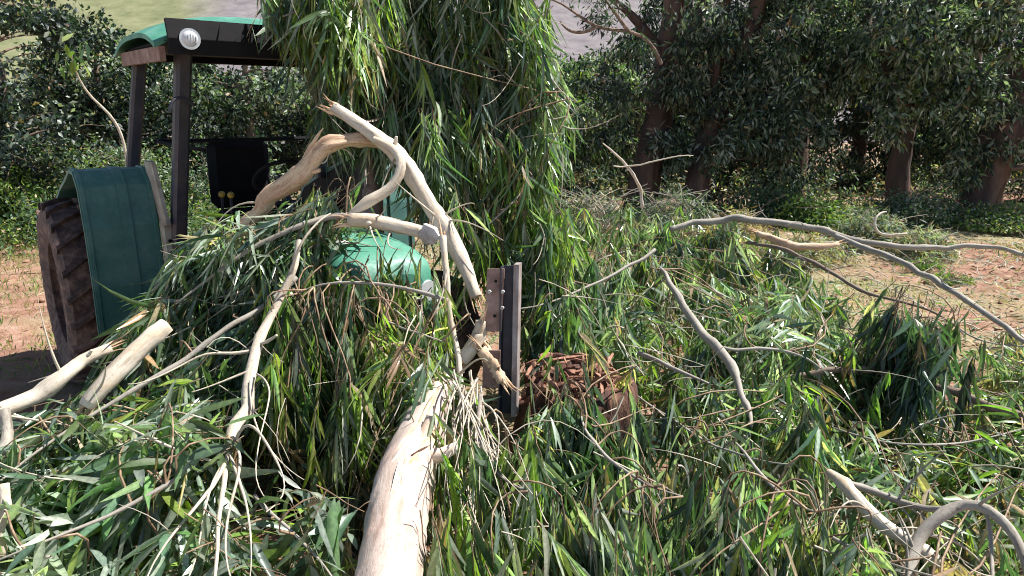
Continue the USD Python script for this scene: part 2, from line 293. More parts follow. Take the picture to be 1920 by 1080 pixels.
def sprays(rng, S, d0, n_nodes, step, droop, hang, leafL, leafW, weights, spread=.55, per=2, thick=.0022, flatness=0.0, dense=4):
    """Drooping twigs with alternate leaves. Returns twig tubes and leaf arrays."""
    n = len(S); pos, d = [S], d0.copy(); dirs = [d0]
    for k in range(n_nodes):
        d = nrm(d + np.array([0, 0, -1.0]) * droop + rng.normal(0, .14, (n, 3)))
        pos.append(pos[-1] + d * step[:, None]); dirs.append(d)
    pos, dirs = np.stack(pos, 1), np.stack(dirs, 1)
    below = pos[..., 2] < .03; pos[..., 2] = np.where(below, .03 + rng.uniform(0, .04, below.shape), pos[..., 2])
    b, ld = [], []
    for k in range(1, n_nodes + 1):
        for q in range(per):
            f = rng.uniform(0, 1, (n, 1)); bb = pos[:, k - 1] * (1 - f) + pos[:, k] * f
            b.append(bb); ld.append(nrm(dirs[:, k] * .55 + np.array([0, 0, -1.0]) * hang + nrm(rng.normal(0, 1, (n, 3))) * spread))
    b, ld = np.concatenate(b), np.concatenate(ld); m = len(b)
    size = np.tile(rng.uniform(.65, 1.25, n), n_nodes * per)
    L = 1.1 * leafL * size * rng.uniform(.55, 1.3, m); W = leafW * size ** .5 * rng.uniform(.6, 1.3, m)
    tip = b[:, 2] + ld[:, 2] * L
    low = tip < .02; ld[low, 2] = np.maximum(ld[low, 2], (.02 - b[low, 2]) / L[low]); ld = nrm(ld)
    nn = nrm(rng.normal(0, 1, (m, 3)) + np.array([0, 0, 1.0]) * flatness)
    tone = np.tile(rng.lognormal(0, .28, n), n_nodes * per)[:, None]; lk = np.tile(rng.uniform(.35, 1.5, n), n_nodes * per)[:, None]; sd = np.repeat(nrm(rng.normal(0, 1, (1, n, 3))), n_nodes * per, 0).reshape(-1, 3)
    ld = nrm(ld + .45 * lk * spread * nrm(rng.normal(0, 1, (m, 3))) + .35 * sd)
    ld[:, 2] = np.where(ld[:, 2] > 0, ld[:, 2] * .3, ld[:, 2]); ld = nrm(ld)                      # limp: hardly any leaf points up
    tint = np.repeat(tints(rng, n, weights)[None], n_nodes * per, 0).reshape(-1, 3)        # leaves of one spray are alike
    tint = np.where(rng.uniform(0, 1, (m, 1)) < .4, tints(rng, m, weights), tint) * np.clip(tone, .6, 1.7)
    return pos, dict(b=b, d=ld, nn=nn, L=L, W=W, falc=rng.normal(0, .30, m), droop=rng.uniform(.0, .6, m), fold=rng.uniform(-.1, .55, m), tint=tint)
def prune(rng, lv):
    mid = lv['b'] + lv['d'] * (lv['L'] * .5)[:, None]
    px, py = proj(mid); ok = np.ones(len(mid), bool)
    tx, ty = proj(lv['b'] + lv['d'] * lv['L'][:, None])
    bx, by = proj(lv['b'])
    for poly, y, share in KEEP:
        inside = contains_xy(poly, px, py) | contains_xy(poly, tx, ty) | contains_xy(poly, bx, by)
        ok &= ~(inside & (mid[:, 1] < y) & (rng.uniform(0, 1, len(mid)) < share))
    ok &= np.linalg.norm(mid - [0, 0, CAM_H], axis=1) > 1.35
    return {k: v[ok] for k, v in lv.items()}
def zone_points(rng, poly, n, d, back=(-.1, .45)):
    """n points spread through the slab of foliage whose near face is outlined by poly; d: ((py, y), (py, y))."""
    pg = Polygon(poly); x0, y0, x1, y1 = pg.bounds; pts = []
    while len(pts) < n:
        c = rng.uniform((x0, y0), (x1, y1), (4 * n, 2)); c = c[contains_xy(pg, c[:, 0], c[:, 1])]; pts.extend(c[: n - len(pts)])
    pts = np.array(pts)
    yy = np.interp(pts[:, 1], [d[0][0], d[1][0]], [d[0][1], d[1][1]]) + rng.uniform(*back, n)
    return np.stack([P(a, b, y) for (a, b), y in zip(pts, yy)])
def zone_area(poly, d):
    y = .5 * (d[0][1] + d[1][1]); return Polygon(poly).area * (y / FPX) ** 2

def bough(name, label, seed, limbs, zones, bark='grey', loose=120, group=None, cat='bough', leafmat='leaf', stem=True, thin=.6):
    """limbs: (points, radii); zones: dicts. One thing > limb (each), twigs, leaf (the nearest ones), foliage (the rest)."""
    rng = np.random.default_rng(seed)
    curves = [(spline(p), r) for p, r in limbs]
    if thin: curves = [(c, [q * thin for q in r]) for c, r in curves]
    curves = [crooked(c, r, seed + k) for k, (c, r) in enumerate(curves)]
    base = curves[0][0][0].copy() if curves else zone_points(rng, zones[0]['poly'], 1, zones[0]['d'])[0]
    base[2] = max(0, base[2])
    t = Thing(name, label, cat, base, group=group)
    for k, (c, r) in enumerate(curves):
        limb_part(t, 'limb', c, r, 9, seed + k, .09, bark, off=base)
    allp = np.concatenate([c for c, r in curves]) if curves else None
    tw, lvs, st = [], [], []
    for z in zones:
        n = int(zone_area(z['poly'], z['d']) * z.get('dens', 95) * 1.75)
        n = max(n, 4)
        ncl = max(3, n // 6); C = zone_points(rng, z['poly'], ncl * 2, z['d'], z.get('back', (-.1, .5)))
        C = C[np.argsort(sn(C * 2.4 + seed) + rng.normal(0, .15, len(C)))[:ncl]]; ci = rng.integers(0, len(C), n)
        S = C[ci] + rng.normal(0, .055, (n, 3)) * [1, 1, .8]
        U = zone_points(rng, z['poly'], max(1, int(n * .30)), z['d'], (.12, .6)); S[:len(U)] = U
        S[:, 2] = np.maximum(S[:, 2], .06)
        vr = z.get('var', .35)
        d0 = nrm(np.array(z.get('dir', (0, -.1, -1))) + rng.normal(0, vr, (len(C), 3))[ci] + rng.normal(0, vr * .6, (n, 3)))
        step = rng.uniform(.8, 1.25, n) * z.get('len', .42) / 7
        S = S - d0 * (step * 3.0)[:, None]
        S[:, 2] = np.maximum(S[:, 2], .06)
        pos, lv = sprays(rng, S, d0, 7, step, z.get('droop', .16), z.get('hang', .6), z.get('leaf', .19), z.get('wid', .019) * 1.25, z.get('pal', {'mid': 1}), z.get('spread', .55), z.get('per', 3), flatness=z.get('flat', 0.0))
        lvs.append(lv)
        ns = int(zone_area(z['poly'], z['d']) * z.get('sticks', 15)) + 2; q = zone_points(rng, z['poly'], ns, z['d'], (-.12, .2))
        for i in range(ns):                              # bare sticks caught in the leaves
            L = rng.uniform(.15, .6); e = nrm(nrm(rng.normal(0, 1, 3)) * [1, .5, .8] + np.array(z.get('dir', (0, 0, -1))) * .7) * L; bend = rng.normal(0, .12, 3) * L
            if q[i, 2] + e[2] < .05: e[2] = .1
            px_, py_ = proj(np.stack([q[i], q[i] + e * .5, q[i] + e])); hit = any(contains_xy(pg, px_, py_).any() and q[i, 1] < yy for pg, yy, sh in KEEP)
            if not hit: st.append(tube(spline([q[i], q[i] + e * .5 + bend, q[i] + e], 7), [.0045 * rng.uniform(.6, 1.5), .003, .0012], 4, cap=False))
        for i in range(n):
            if rng.uniform() < z.get('twigs', .8): tw.append(tube(pos[i], [.0035, .0012], 3, cap=False))
            if allp is not None and stem and rng.uniform() < z.get('stems', .12):
                j = allp[np.argmin(((allp - S[i]) ** 2).sum(1) + rng.uniform(0, .3, len(allp)))]
                mid = (j + S[i]) / 2 + rng.normal(0, .05, 3) + [0, 0, .06]
                tw.append(tube(spline([j, mid, S[i], pos[i][2]], 8), [.006, .0025], 4, cap=False))
    lv = {k: np.concatenate([q[k] for q in lvs]) for k in lvs[0]} if lvs else None
    if tw: part(t, 'twigs', join(tw), M['twig'], True, kind='stuff', off=base)
    if st: part(t, 'bare_twigs', join(st), M['dry'], True, kind='stuff', off=base)
    if lv is not None:
        lv = prune(rng, lv)
        v, f, tt = leaves12(lv['b'], lv['d'], lv['nn'], lv['L'], lv['W'], lv['falc'], lv['droop'], lv['fold'], lv['tint'])
        v = v - base; dist = np.linalg.norm(lv['b'] - [0, 0, CAM_H], axis=1); mx, my = proj(lv['b'])
        dist = np.where((mx > -20) & (mx < 1940) & (my > -40) & (my < 1090), dist, 99)
        order = np.argsort(dist); near = order[:loose][dist[order[:loose]] < 4.3]; rest = np.setdiff1d(order, near)
        for i in near:
            define(numbered(t.path, 'leaf'), v[i], f, M[leafmat], vnormals(v[i], f), tt[i])
        a, b_, c_ = flat(v[rest], f, tt[rest])
        p = define(numbered(t.path, 'foliage'), a, b_, M[leafmat], vnormals(a, b_), c_); setd(p, kind='stuff')
    return t

# ------------------------------------------------------------------ ground and hills
def ground_z(x, y):
    p = np.stack([x, y, np.zeros_like(x)], -1).reshape(-1, 3)
    near = np.clip((60 - y) / 40, 0, 1)
    z = sf(p * .35) * .16 + sf(p * 1.6 + 7) * .07
    return z.reshape(x.shape) * near
def sheet(xs, ys, zf):
    X, Y = np.meshgrid(xs, ys); Z = zf(X, Y); v = np.stack([X, Y, Z], -1).reshape(-1, 3); w = len(xs)
    i, j = np.meshgrid(np.arange(len(ys) - 1), np.arange(w - 1), indexing='ij'); a = i * w + j
    q = np.stack([a, a + 1, a + w + 1, a + w], -1).reshape(-1, 4)
    return v, np.vstack([q[:, :3], q[:, [0, 2, 3]]])
xs = np.r_[-700, -300, -120, -60, np.arange(-30, -14, 1), np.arange(-14, 16, .16), np.arange(16, 32, 1), 60, 120, 300, 700]
ys = np.r_[-200, -60, -20, np.arange(-6, 1, 1), np.arange(1, 24, .16), np.arange(24, 46, 1), 60, 100, 200, 400, 900]
gm = mat('ground', {'g': ('geometry', {}), 'n1': ('noise_texture', {'scale': .33, 'detail': 8, 'roughness': .62}), 'n2': ('noise_texture', {'scale': 3.2, 'detail': 9, 'roughness': .7}), 'n3': ('noise_texture', {'scale': 28, 'detail': 6, 'roughness': .7}),
    'soil': ('rgb_ramp', {'ramp': [(.3, (.15, .075, .05)), (.5, (.28, .155, .105)), (.62, (.36, .23, .17)), (.78, (.44, .33, .255))]}),
    'straw': ('rgb_ramp', {'ramp': [(.3, (.10, .09, .04)), (.5, (.26, .22, .12)), (.7, (.42, .36, .23))]}),
    'mk': ('rgb_ramp', {'ramp': [(.46, (0, 0, 0)), (.60, (1, 1, 1))]}), 'mx': ('mix_color', {}), 'b': ('bump', {'strength': .9, 'distance': .04}), 'p': ('principled_bsdf', {'roughness': .95, 'specular_ior_level': .15})},
    [('g.position', 'n1.vector'), ('g.position', 'n2.vector'), ('g.position', 'n3.vector'), ('n2.fac', 'soil.fac'), ('n3.fac', 'straw.fac'), ('n1.fac', 'mk.fac'), ('mk.color', 'mx.fac'), ('soil.color', 'mx.a'), ('straw.color', 'mx.b'), ('mx.result', 'p.base_color'), ('n3.fac', 'b.height'), ('b.normal', 'p.normal')])
single('ground', sheet(xs, ys, ground_z), gm, kind='structure', smooth=True)

def hill_z(x, y, h, y0, run, seed):
    p = np.stack([x, y, np.full_like(x, seed)], -1).reshape(-1, 3)
    s = np.clip((y - y0) / run, 0, 1); s = s * s * (3 - 2 * s)
    return s * (h + 10 * sf(p * .02).reshape(x.shape)) + s * sf(p * .12).reshape(x.shape) * 2.0 - .6 * (1 - s)
hm = mat('hill', {'g': ('geometry', {}), 'n1': ('noise_texture', {'scale': .022, 'detail': 4, 'roughness': .55}), 'n2': ('noise_texture', {'scale': .35, 'detail': 8, 'roughness': .7}), 's': ('separate_xyz', {}),
    'r1': ('rgb_ramp', {'ramp': [(.3, (.10, .11, .055)), (.5, (.155, .16, .085)), (.7, (.21, .205, .12))]}), 'r2': ('rgb_ramp', {'ramp': [(.3, (.10, .09, .095)), (.5, (.165, .145, .15)), (.7, (.21, .20, .19))]}),
    'mr': ('map_range', {'from_min': -60.0, 'from_max': 10.0, 'clamp': True}), 'ad': ('math', {'math_type': 'multiply_add', 'value2': .5}), 'mk': ('rgb_ramp', {'ramp': [(.5, (0, 0, 0)), (.62, (1, 1, 1))]}), 'mx': ('mix_color', {}), 'p': ('principled_bsdf', {'roughness': 1.0, 'specular_ior_level': .05})},
    [('g.position', 'n1.vector'), ('g.position', 'n2.vector'), ('g.position', 's.vector'), ('s.x', 'mr.value'), ('n1.fac', 'ad.value1'), ('mr.result', 'ad.value3'), ('ad.value', 'mk.fac'), ('mk.color', 'mx.fac'), ('n2.fac', 'r1.fac'), ('n2.fac', 'r2.fac'), ('r1.color', 'mx.a'), ('r2.color', 'mx.b'), ('mx.result', 'p.base_color')])
hx = np.linspace(-420, 420, 120); hy = np.r_[np.linspace(44, 300, 80)]
single('hillside', sheet(hx, hy, lambda x, y: hill_z(x, y, 62, 48, 170, 3)), hm, kind='structure', smooth=True)
single('hillside', sheet(np.linspace(-900, 900, 90), np.linspace(300, 800, 40), lambda x, y: 40 + hill_z(x, y, 120, 300, 380, 9)), hm, kind='structure', smooth=True)

# ------------------------------------------------------------------ tractor
YAW = math.radians(39)
W0 = G(125, 705); TL = np.array([math.cos(YAW), math.sin(YAW), 0])
TC = W0 + 1.35 * TL + [.27, 0, 0]; TC[2] = 0
tr = Thing('tractor', 'green farm tractor with a black framed canopy, half buried under the fallen tree', 'tractor', TC, YAW - math.pi / 2)
def bx(x0, x1, y0, y1, z0, z1, b=.012):
    b = min(b, (x1 - x0) * .45, (y1 - y0) * .45, (z1 - z0) * .45); pts = []
    for X in ((x0, 1), (x1, -1)):
        for Y in ((y0, 1), (y1, -1)):
            for Z in ((z0, 1), (z1, -1)):
                for k in range(3):
                    q = [X[0], Y[0], Z[0]]
                    for j, s in enumerate((X[1], Y[1], Z[1])):
                        if j != k: q[j] += s * b
                    pts.append(q)
    h = trimesh.convex.convex_hull(np.array(pts)); return np.array(h.vertices), np.array(h.faces)
def bar(p, q, wx, wy, tap=1.0):
    p, q = np.array(p, float), np.array(q, float); pts = []
    for c, s in ((p, 1), (q, tap)):
        for a, b in ((-1, -.6), (-.6, -1), (.6, -1), (1, -.6), (1, .6), (.6, 1), (-.6, 1), (-1, .6)): pts.append(c + [a * wx * s / 2, b * wy * s / 2, 0])
    h = trimesh.convex.convex_hull(np.array(pts)); return np.array(h.vertices), np.array(h.faces)
def profile(pts, y0, y1, th):
    from shapely.geometry import LineString
    pg = LineString(pts).buffer(th / 2, cap_style='flat', join_style='round', quad_segs=3)
    m = trimesh.creation.extrude_polygon(pg, y1 - y0); v = np.array(m.vertices)
    return np.stack([v[:, 0], v[:, 2] + y0, v[:, 1]], 1), np.array(m.faces)[:, ::-1]
def disc_rev(prof, n=40):
    m = trimesh.creation.revolve(np.array(prof), sections=n); v = np.array(m.vertices); return np.stack([v[:, 0], v[:, 2], v[:, 1]], 1), np.array(m.faces)[:, ::-1]
def wheel(X, Y, R, w, name, seed, lugs=22):
    h = w / 2
    tyre = disc_rev([(R * .56, -h * .82), (R * .72, -h * 1.02), (R * .86, -h * 1.0), (R * .935, -h * .84), (R * .955, -h * .4), (R * .955, h * .4), (R * .935, h * .84), (R * .86, h), (R * .72, h * 1.02), (R * .56, h * .82), (R * .56, -h * .82)], 56)
    out = [tyre]
    for k in range(lugs):
        for s in (-1, 1):
            a0 = 2 * np.pi * (k + (.5 if s > 0 else 0)) / lugs; pts = []
            for f, da in ((.03, 0.0), (.5, -.10), (.98, -.19)):
                for r_ in (R * .93, R * 1.0):
                    for dd in (-.035, .035):
                        a = a0 + da + dd * (1 if r_ < R * .99 else .7); rr = r_ if f < .9 else r_ - R * .035
                        pts.append((rr * math.cos(a), s * f * h, rr * math.sin(a)))
            m = trimesh.convex.convex_hull(np.array(pts)); out.append((np.array(m.vertices), np.array(m.faces)))
    c = np.array([X, Y, R]); T_ = join(out); p = part(tr, name, (T_[0] + c, T_[1]), M['rubber'], 30)
    rim = disc_rev([(0, -.05), (R * .2, -.06), (R * .25, -.02), (R * .5, .02), (R * .57, -h * .7), (R * .6, -h * .7), (R * .6, h * .7), (R * .57, h * .7), (R * .5, .06), (R * .25, .03), (R * .2, .1), (0, .1)], 40)
    part(p, 'rim', (rim[0] + c, rim[1]), M['rust'], 30)
    for k in range(6):
        a = k * np.pi / 3; s = np.sign(Y)
        part(p, 'wheel_nut', tube([c + [R * .16 * math.cos(a), s * .05, R * .16 * math.sin(a)], c + [R * .16 * math.cos(a), s * .13, R * .16 * math.sin(a)]], .018, 6), M['galv'], 30)
for s in (-1, 1):
    wheel(0, s * 1.35, .8, .46, 'rear_wheel', 3)
    wheel(2.25, s * .82, .52, .30, 'front_wheel', 5, 16)
FP = [(.92, .62), (.955, 1.0), (.93, 1.45), (.86, 1.75), (.74, 1.855), (.58, 1.86), (.35, 1.78), (0, 1.68), (-.45, 1.52), (-.72, 1.25)]
for s in (-1, 1):
    y0, y1 = (-1.42, -.90) if s < 0 else (.90, 1.42)
    fd = part(tr, 'fender', profile(FP, y0, y1, .028), M['green_dull'], 40)
    for yy in ((y0 + .01, y0 + .04), (y0 + .26, y0 + .33), (y1 - .04, y1 - .01)):
        part(fd, 'pressed_rib', profile([(x + (.018 if x > .6 else .0), z + .016) for x, z in FP], yy[0], yy[1], .02), M['green_dull'], 40)
    part(fd, 'inner_panel', (lambda m: (np.array(m.vertices)[:, [0, 2, 1]] * [1, 1, 1] + [0, s * .905 if s > 0 else -.915, 0], np.array(m.faces)[:, ::-1]))(trimesh.creation.extrude_polygon(Polygon(FP + [(-.7, .5), (.9, .5)]), .01)), M['black'], 30)
    part(tr, 'seat_side_bracket', bar((1.0, s * .87, 1.45), (.86, s * .90, 1.93), .24, .05), M['dust'], 30)
    part(tr, 'step_strut', bar((1.02, s * .86, .5), (1.0, s * .86, 1.48), .07, .09), M['dust'], 30)
    for k in range(8): part(tr, 'strut_hole', disc_rev([(0, -.003), (.014, -.003), (.014, .003), (0, .003)], 10) if False else tube([(1.052, s * .86, .62 + .1 * k), (1.060, s * .86, .62 + .1 * k)], .015, 8), M['black'], 30)
    part(tr, 'front_post', bar((.98, s * .80, 1.15), (1.33, s * .69, 2.76), .12, .11), M['steel'], 30)
    part(tr, 'rear_post', bar((.05, s * .89, 1.65), (.42, s * .78, 2.74), .11, .10), M['steel'], 30)
    part(tr, 'step', bx(1.1, 1.45, s * .62 - .18, s * .62 + .18, .55, .59), M['steel'])
    part(tr, 'mirror_arm', tube(spline([(1.35, s * .66, 2.35), (1.42, s * .8, 2.4), (1.44, s * .86, 2.3)], 8), .012, 6), M['steel'], True)
# roof: a bowed green shell over a black frame
rs = []
for u in np.linspace(0, 1, 13):
    x = .2 + 1.27 * u
    for w in np.linspace(-1, 1, 17):
        e = max(0, abs(u - .5) * 2) ** 3; g = abs(w) ** 3.2
        rs.append((x, w * .92, 3.03 - .10 * e - .16 * g))
rs = np.array(rs); nw = 17; fc = []
for i in range(12):
    for j in range(16):
        a = i * nw + j; fc += [(a, a + 1, a + nw + 1), (a, a + nw + 1, a + nw)]
top = np.array(fc); low_v = rs - [0, 0, .035]; ring = [j for j in range(17)] + [i * 17 + 16 for i in range(1, 13)] + [12 * 17 + j for j in range(15, -1, -1)] + [i * 17 for i in range(11, 0, -1)]
sidef = []
for a, b in zip(ring, ring[1:] + ring[:1]): sidef += [(a, b + len(rs), b), (a, a + len(rs), b + len(rs))]
shell = (np.vstack([rs, low_v]), np.vstack([top[:, ::-1], top + len(rs), np.array(sidef)]))
shell = (shell[0], shell[1][:, ::-1])
rf = part(tr, 'canopy_roof', shell, M['green'], 45)
part(rf, 'front_fascia', profile([(1.50, 2.70), (1.53, 2.80), (1.49, 2.93)], -.84, .86, .03), M['black'], 40)
for s in (-1, 1): part(rf, 'side_fascia', profile([(.28, 2.72), (1.47, 2.70)], s * .87 - .02, s * .87 + .02, .10), M['rust'] if s < 0 else M['black'], 40)
part(rf, 'rear_fascia', profile([(.22, 2.72), (.20, 2.88)], -.86, .86, .03), M['black'], 40)
part(rf, 'headliner', bx(.28, 1.47, -.86, .86, 2.77, 2.80), M['black'])
def lampat(y):
    c = np.array([1.515, y, 2.80]); ang = np.array([1, 0, 0])
    b = tube([c, c + [.035, 0, 0]], .072, 20); l = part(rf, 'work_lamp', b, M['chrome'], 30)
    part(l, 'lens', tube([c + [.03, 0, 0], c + [.05, 0, 0], c + [.058, 0, 0]], [.056, .05, .02], 20), M['lamp'], 60)
    for k in range(5): part(l, 'lens_ridge', tube([c + [.058, -.034 + .017 * k, -.032 + .007 * abs(k - 2)], c + [.058, -.034 + .017 * k, .032 - .007 * abs(k - 2)]], 0.003, 5), M['chrome'], 30)
lampat(-.70); lampat(.70)
part(tr, 'rear_rail', tube([(.38, -.74, 2.06), (.38, .74, 2.06)], .018, 8), M['black'], 30)
part(tr, 'side_rail', tube([(.40, -.72, 2.06), (1.28, -.60, 2.02)], .014, 8), M['black'], 30)
seat = part(tr, 'seat_cushion', bx(.25, .75, -.27, .27, 1.30, 1.44, .05), M['black'])
part(tr, 'seat_back', bx(.16, .30, -.28, .28, 1.44, 2.06, .06), M['black'])
part(tr, 'platform', bx(.1, 1.75, -.62, .62, .86, .92), M['steel'])
part(tr, 'gearbox_housing', bx(-.45, 1.8, -.3, .3, .45, .9, .08), M['steel'])
dash = part(tr, 'dashboard', bx(1.42, 1.78, -.34, .34, .92, 1.62, .06), M['black'])
part(dash, 'instrument_panel', bx(1.40, 1.425, -.2, .2, 1.42, 1.58, .01), M['chrome'])
col = part(tr, 'steering_column', tube([(1.45, 0, 1.5), (1.2, 0, 1.78)], .03, 8), M['steel'], 30)
th = np.linspace(0, 2 * np.pi, 29); e2 = nrm(np.array([.28, 0, .25]))
part(col, 'steering_wheel', tube([np.array([1.2, 0, 1.78]) + .21 * (math.cos(a) * np.array([0, 1, 0]) + math.sin(a) * e2) for a in th], .016, 7, cap=False), M['black'], True)
for k, (x, y) in enumerate([(.95, -.42), (1.05, -.38), (.9, .4)]):
    lv_ = part(tr, 'gear_lever', tube([(x, y, .92), (x + .06, y, 1.62)], .012, 6), M['steel'], 30)
    part(lv_, 'knob', (lambda m: (np.array(m.vertices) + [x + .06, y, 1.65], np.array(m.faces)))(trimesh.creation.icosphere(2, .027)), M['yellow'] if k < 2 else M['black'], True)
def hood_ring(x, w, z0, z1, n=28):
    a = np.linspace(-.25, 1.25, n) * np.pi; c, s = np.cos(a), np.sin(a); p_ = 3.4
    yy = np.sign(c) * np.abs(c) ** (2 / p_) * w; zz = z0 + (z1 - z0) * (np.clip(np.sign(s) * np.abs(s) ** (2 / p_), -1, 1) * .5 + .5)
    return np.stack([np.full(n, x), yy, zz], 1)
rings = [hood_ring(x, w, z0, z1) for x, w, z0, z1 in [(1.78, .37, .85, 1.53), (2.2, .375, .85, 1.50), (2.55, .38, .85, 1.46), (2.8, .38, .86, 1.42), (2.92, .36, .88, 1.385), (2.99, .32, .92, 1.33), (3.02, .24, .96, 1.26)]]
hv = np.vstack(rings); nr = 28; hf = []
for i in range(len(rings) - 1):
    for j in range(nr - 1):
        a = i * nr + j; hf += [(a, a + nr, a + nr + 1), (a, a + nr + 1, a + 1)]
k0 = (len(rings) - 1) * nr; hf += [(k0, k0 + j, k0 + j + 1) for j in range(1, nr - 1)]
hood = part(tr, 'hood', (hv, np.array(hf)[:, ::-1]), M['green'], 50)
part(hood, 'front_grille', bx(2.985, 3.045, -.22, .22, .78, 1.16, .02), M['black'])
for k in range(7): part(hood, 'grille_bar', bx(3.043, 3.055, -.21, .21, .82 + .05 * k, .838 + .05 * k, .004), M['steel'])
for s in (-1, 1):
    part(hood, 'headlight', tube([(2.97, s * .27, 1.12), (3.035, s * .27, 1.12)], [.075, .07], 16), M['lamp'], 40)
    sp = part(hood, 'side_grille', bx(2.2, 2.9, s * .385 - .012, s * .385 + .012, .72, 1.12, .008), M['white'])
    holes = [tube([(2.26 + .045 * i + (.02 if j % 2 else 0), s * .399, .76 + .045 * j), (2.26 + .045 * i + (.02 if j % 2 else 0), s * .403, .76 + .045 * j)], .012, 6) for i in range(14) for j in range(8)]
    part(sp, 'holes', join(holes), M['black'], 30, kind='stuff')
part(tr, 'engine_block', bx(1.8, 2.9, -.28, .28, .5, .9, .04), M['steel'])
part(tr, 'front_axle', bx(2.17, 2.33, -.75, .75, .45, .58, .03), M['steel'])
part(tr, 'front_weight_carrier', bx(2.95, 3.2, -.25, .25, .5, .78, .03), M['steel'])
ex = part(tr, 'exhaust_pipe', tube([(1.95, .45, 1.1), (1.95, .45, 2.3)], .04, 12), M['rust'], 30)
part(ex, 'muffler', tube([(1.95, .45, 1.25), (1.95, .45, 1.3), (1.95, .45, 1.7), (1.95, .45, 1.75)], [.045, .08, .08, .045], 14), M['rust'], 40)

# ------------------------------------------------------------------ logs, broken limbs, post, stump
def pts(*a): return [P(*q) for q in a]
def log(name, label, cat, path, radii, m, seed, sides=14, rough=.07, ends=(0, 0), extra=None, group=None, n=None, kink=.35):
    c = spline(path, n or max(14, 5 * len(path))); radii = np.atleast_1d(radii) * (.88 if max(np.atleast_1d(radii)) < .1 else 1)
    if max(radii) < .1: c, radii = crooked(c, radii, seed, kink)
    base = c[0].copy(); base[2] = max(0, base[2])
    t = Thing(name, label, cat, base, group=group)
    limb_part(t, 'bark', c, radii, sides, seed, rough, m, off=base)
    r = np.atleast_1d(radii)
    if ends[0]: part(t, 'torn_end', splinters(c[0], c[0] - c[1], r[0], ends[0], seed + 1), M['tan'], 40, off=base)
    if ends[1]: part(t, 'torn_end', splinters(c[-1], c[-1] - c[-2], r[-1], ends[1], seed + 2), M['tan'], 40, off=base)
    rng = np.random.default_rng(seed + 5)
    for k in range(extra or 0):                      # stubs of broken off twigs
        i = rng.integers(2, len(c) - 2); o = nrm(rng.normal(0, 1, 3)); rr = np.interp(i / len(c), np.linspace(0, 1, len(r)), r)
        part(t, 'twig_stub', tube([c[i], c[i] + o * rr * 1.3, c[i] + o * rr * 1.9 + [0, 0, rr * .2]], [rr * .4, rr * .26, rr * .2], 7), M[m], True, off=base)
    for k in range((extra or 0) * 2):                # thin side twigs
        i = rng.integers(1, len(c) - 2); o = nrm(rng.normal(0, 1, 3) * [1, .6, 1] + nrm(c[i + 1] - c[i]) * .9); L = rng.uniform(.12, .4)
        limb_part(t, 'side_twig', spline([c[i], c[i] + o * L * .5 + rng.normal(0, .025, 3), c[i] + o * L + rng.normal(0, .05, 3) - [0, 0, .04]], 9), [.008, .005, .002], 6, seed + k, .12, 'dry' if m in ('pale', 'tan', 'cream') else m, off=base)
    return t, c, base
# the big pale trunk: bark gone, torn open on top
t, c, base = log('fallen_trunk', 'thick pale trunk stripped of bark with a torn wound on top, lying towards the viewer', 'log',
    [P(715, 1190, 2.05), P(735, 1040, 2.45), P(758, 900, 2.95), P(800, 790, 3.45), P(835, 705, 3.95)], [.118, .122, .130, .108, .075], 'cream', 11, 22, .05, (0, 9), 3, n=40)
def flake(centre, axis, L, w, lift, seed):
    rng = np.random.default_rng(seed); a = nrm(axis); s = nrm(np.cross(a, [0, 0, 1])); out = []
    n = 7; v = []
    for i in range(n):
        u = i / (n - 1); ww = w * math.sin(math.pi * (.12 + .8 * u)) * rng.uniform(.8, 1.1)
        p = centre + a * L * (u - .5) + np.array([0, 0, lift * u * u + rng.uniform(0, .006)])
        v += [p - s * ww + [0, 0, -.012], p + [0, 0, .006], p + s * ww + [0, 0, -.012], p - [0, 0, .02]]
    f = []
    for i in range(n - 1):
        for j in range(4):
            q = i * 4; f += [(q + j, q + 4 + j, q + 4 + (j + 1) % 4), (q + j, q + 4 + (j + 1) % 4, q + (j + 1) % 4)]
    f += [(0, 1, 2), (0, 2, 3), (q + 4, q + 6, q + 5), (q + 4, q + 7, q + 6)]
    return np.array(v), np.array(f)
ax = nrm(P(800, 790, 3.45) - P(758, 900, 2.95))
def on_trunk(px, py, lift=0.0):
    q = c[np.argmin(np.hypot(*(np.stack(proj(c)) - np.array([[px], [py]]))))]; w = nrm(np.array([0, 0, CAM_H]) - q); w = nrm(w - ax * (w @ ax)); return q + w * (.118 + lift)
def on_side(py, s, lift=0.0):                 # a point of the trunk's skin, s metres round it from the near face
    q = c[np.argmin(np.abs(proj(c)[1] - py))]; w = nrm(np.array([0, 0, CAM_H]) - q); w = nrm(w - ax * (w @ ax)); tn = np.cross(ax, w); tn = tn * np.sign(tn[0] + 1e-9)
    r_ = .120; th_ = s / r_; return q + (r_ + lift) * (w * math.cos(th_) + tn * math.sin(th_))
def lens_(py0, py1, s0, s1, w, lift, arch, n=9):
    a, b = on_side(py0, s0, lift), on_side(py1, s1, lift); d = nrm(b - a); sd = nrm(np.cross(d, [0, -.6, .8])); up = np.cross(sd, d); v = []
    for k in range(n):
        u = k / (n - 1); q = a + (b - a) * u + up * arch * math.sin(math.pi * u); ww = w * math.sin(math.pi * (.04 + .92 * u)) ** .8
        v += [q - sd * ww - up * .014, q + up * .006, q + sd * ww - up * .014, q - up * .02]
    f = []
    for k in range(n - 1):
        for m_ in range(4): f += [(k * 4 + m_, k * 4 + 4 + m_, k * 4 + 4 + (m_ + 1) % 4), (k * 4 + m_, k * 4 + 4 + (m_ + 1) % 4, k * 4 + (m_ + 1) % 4)]
    e = (n - 1) * 4; f += [(0, 1, 2), (0, 2, 3), (e, e + 2, e + 1), (e, e + 3, e + 2)]
    return np.array(v), np.array(f)
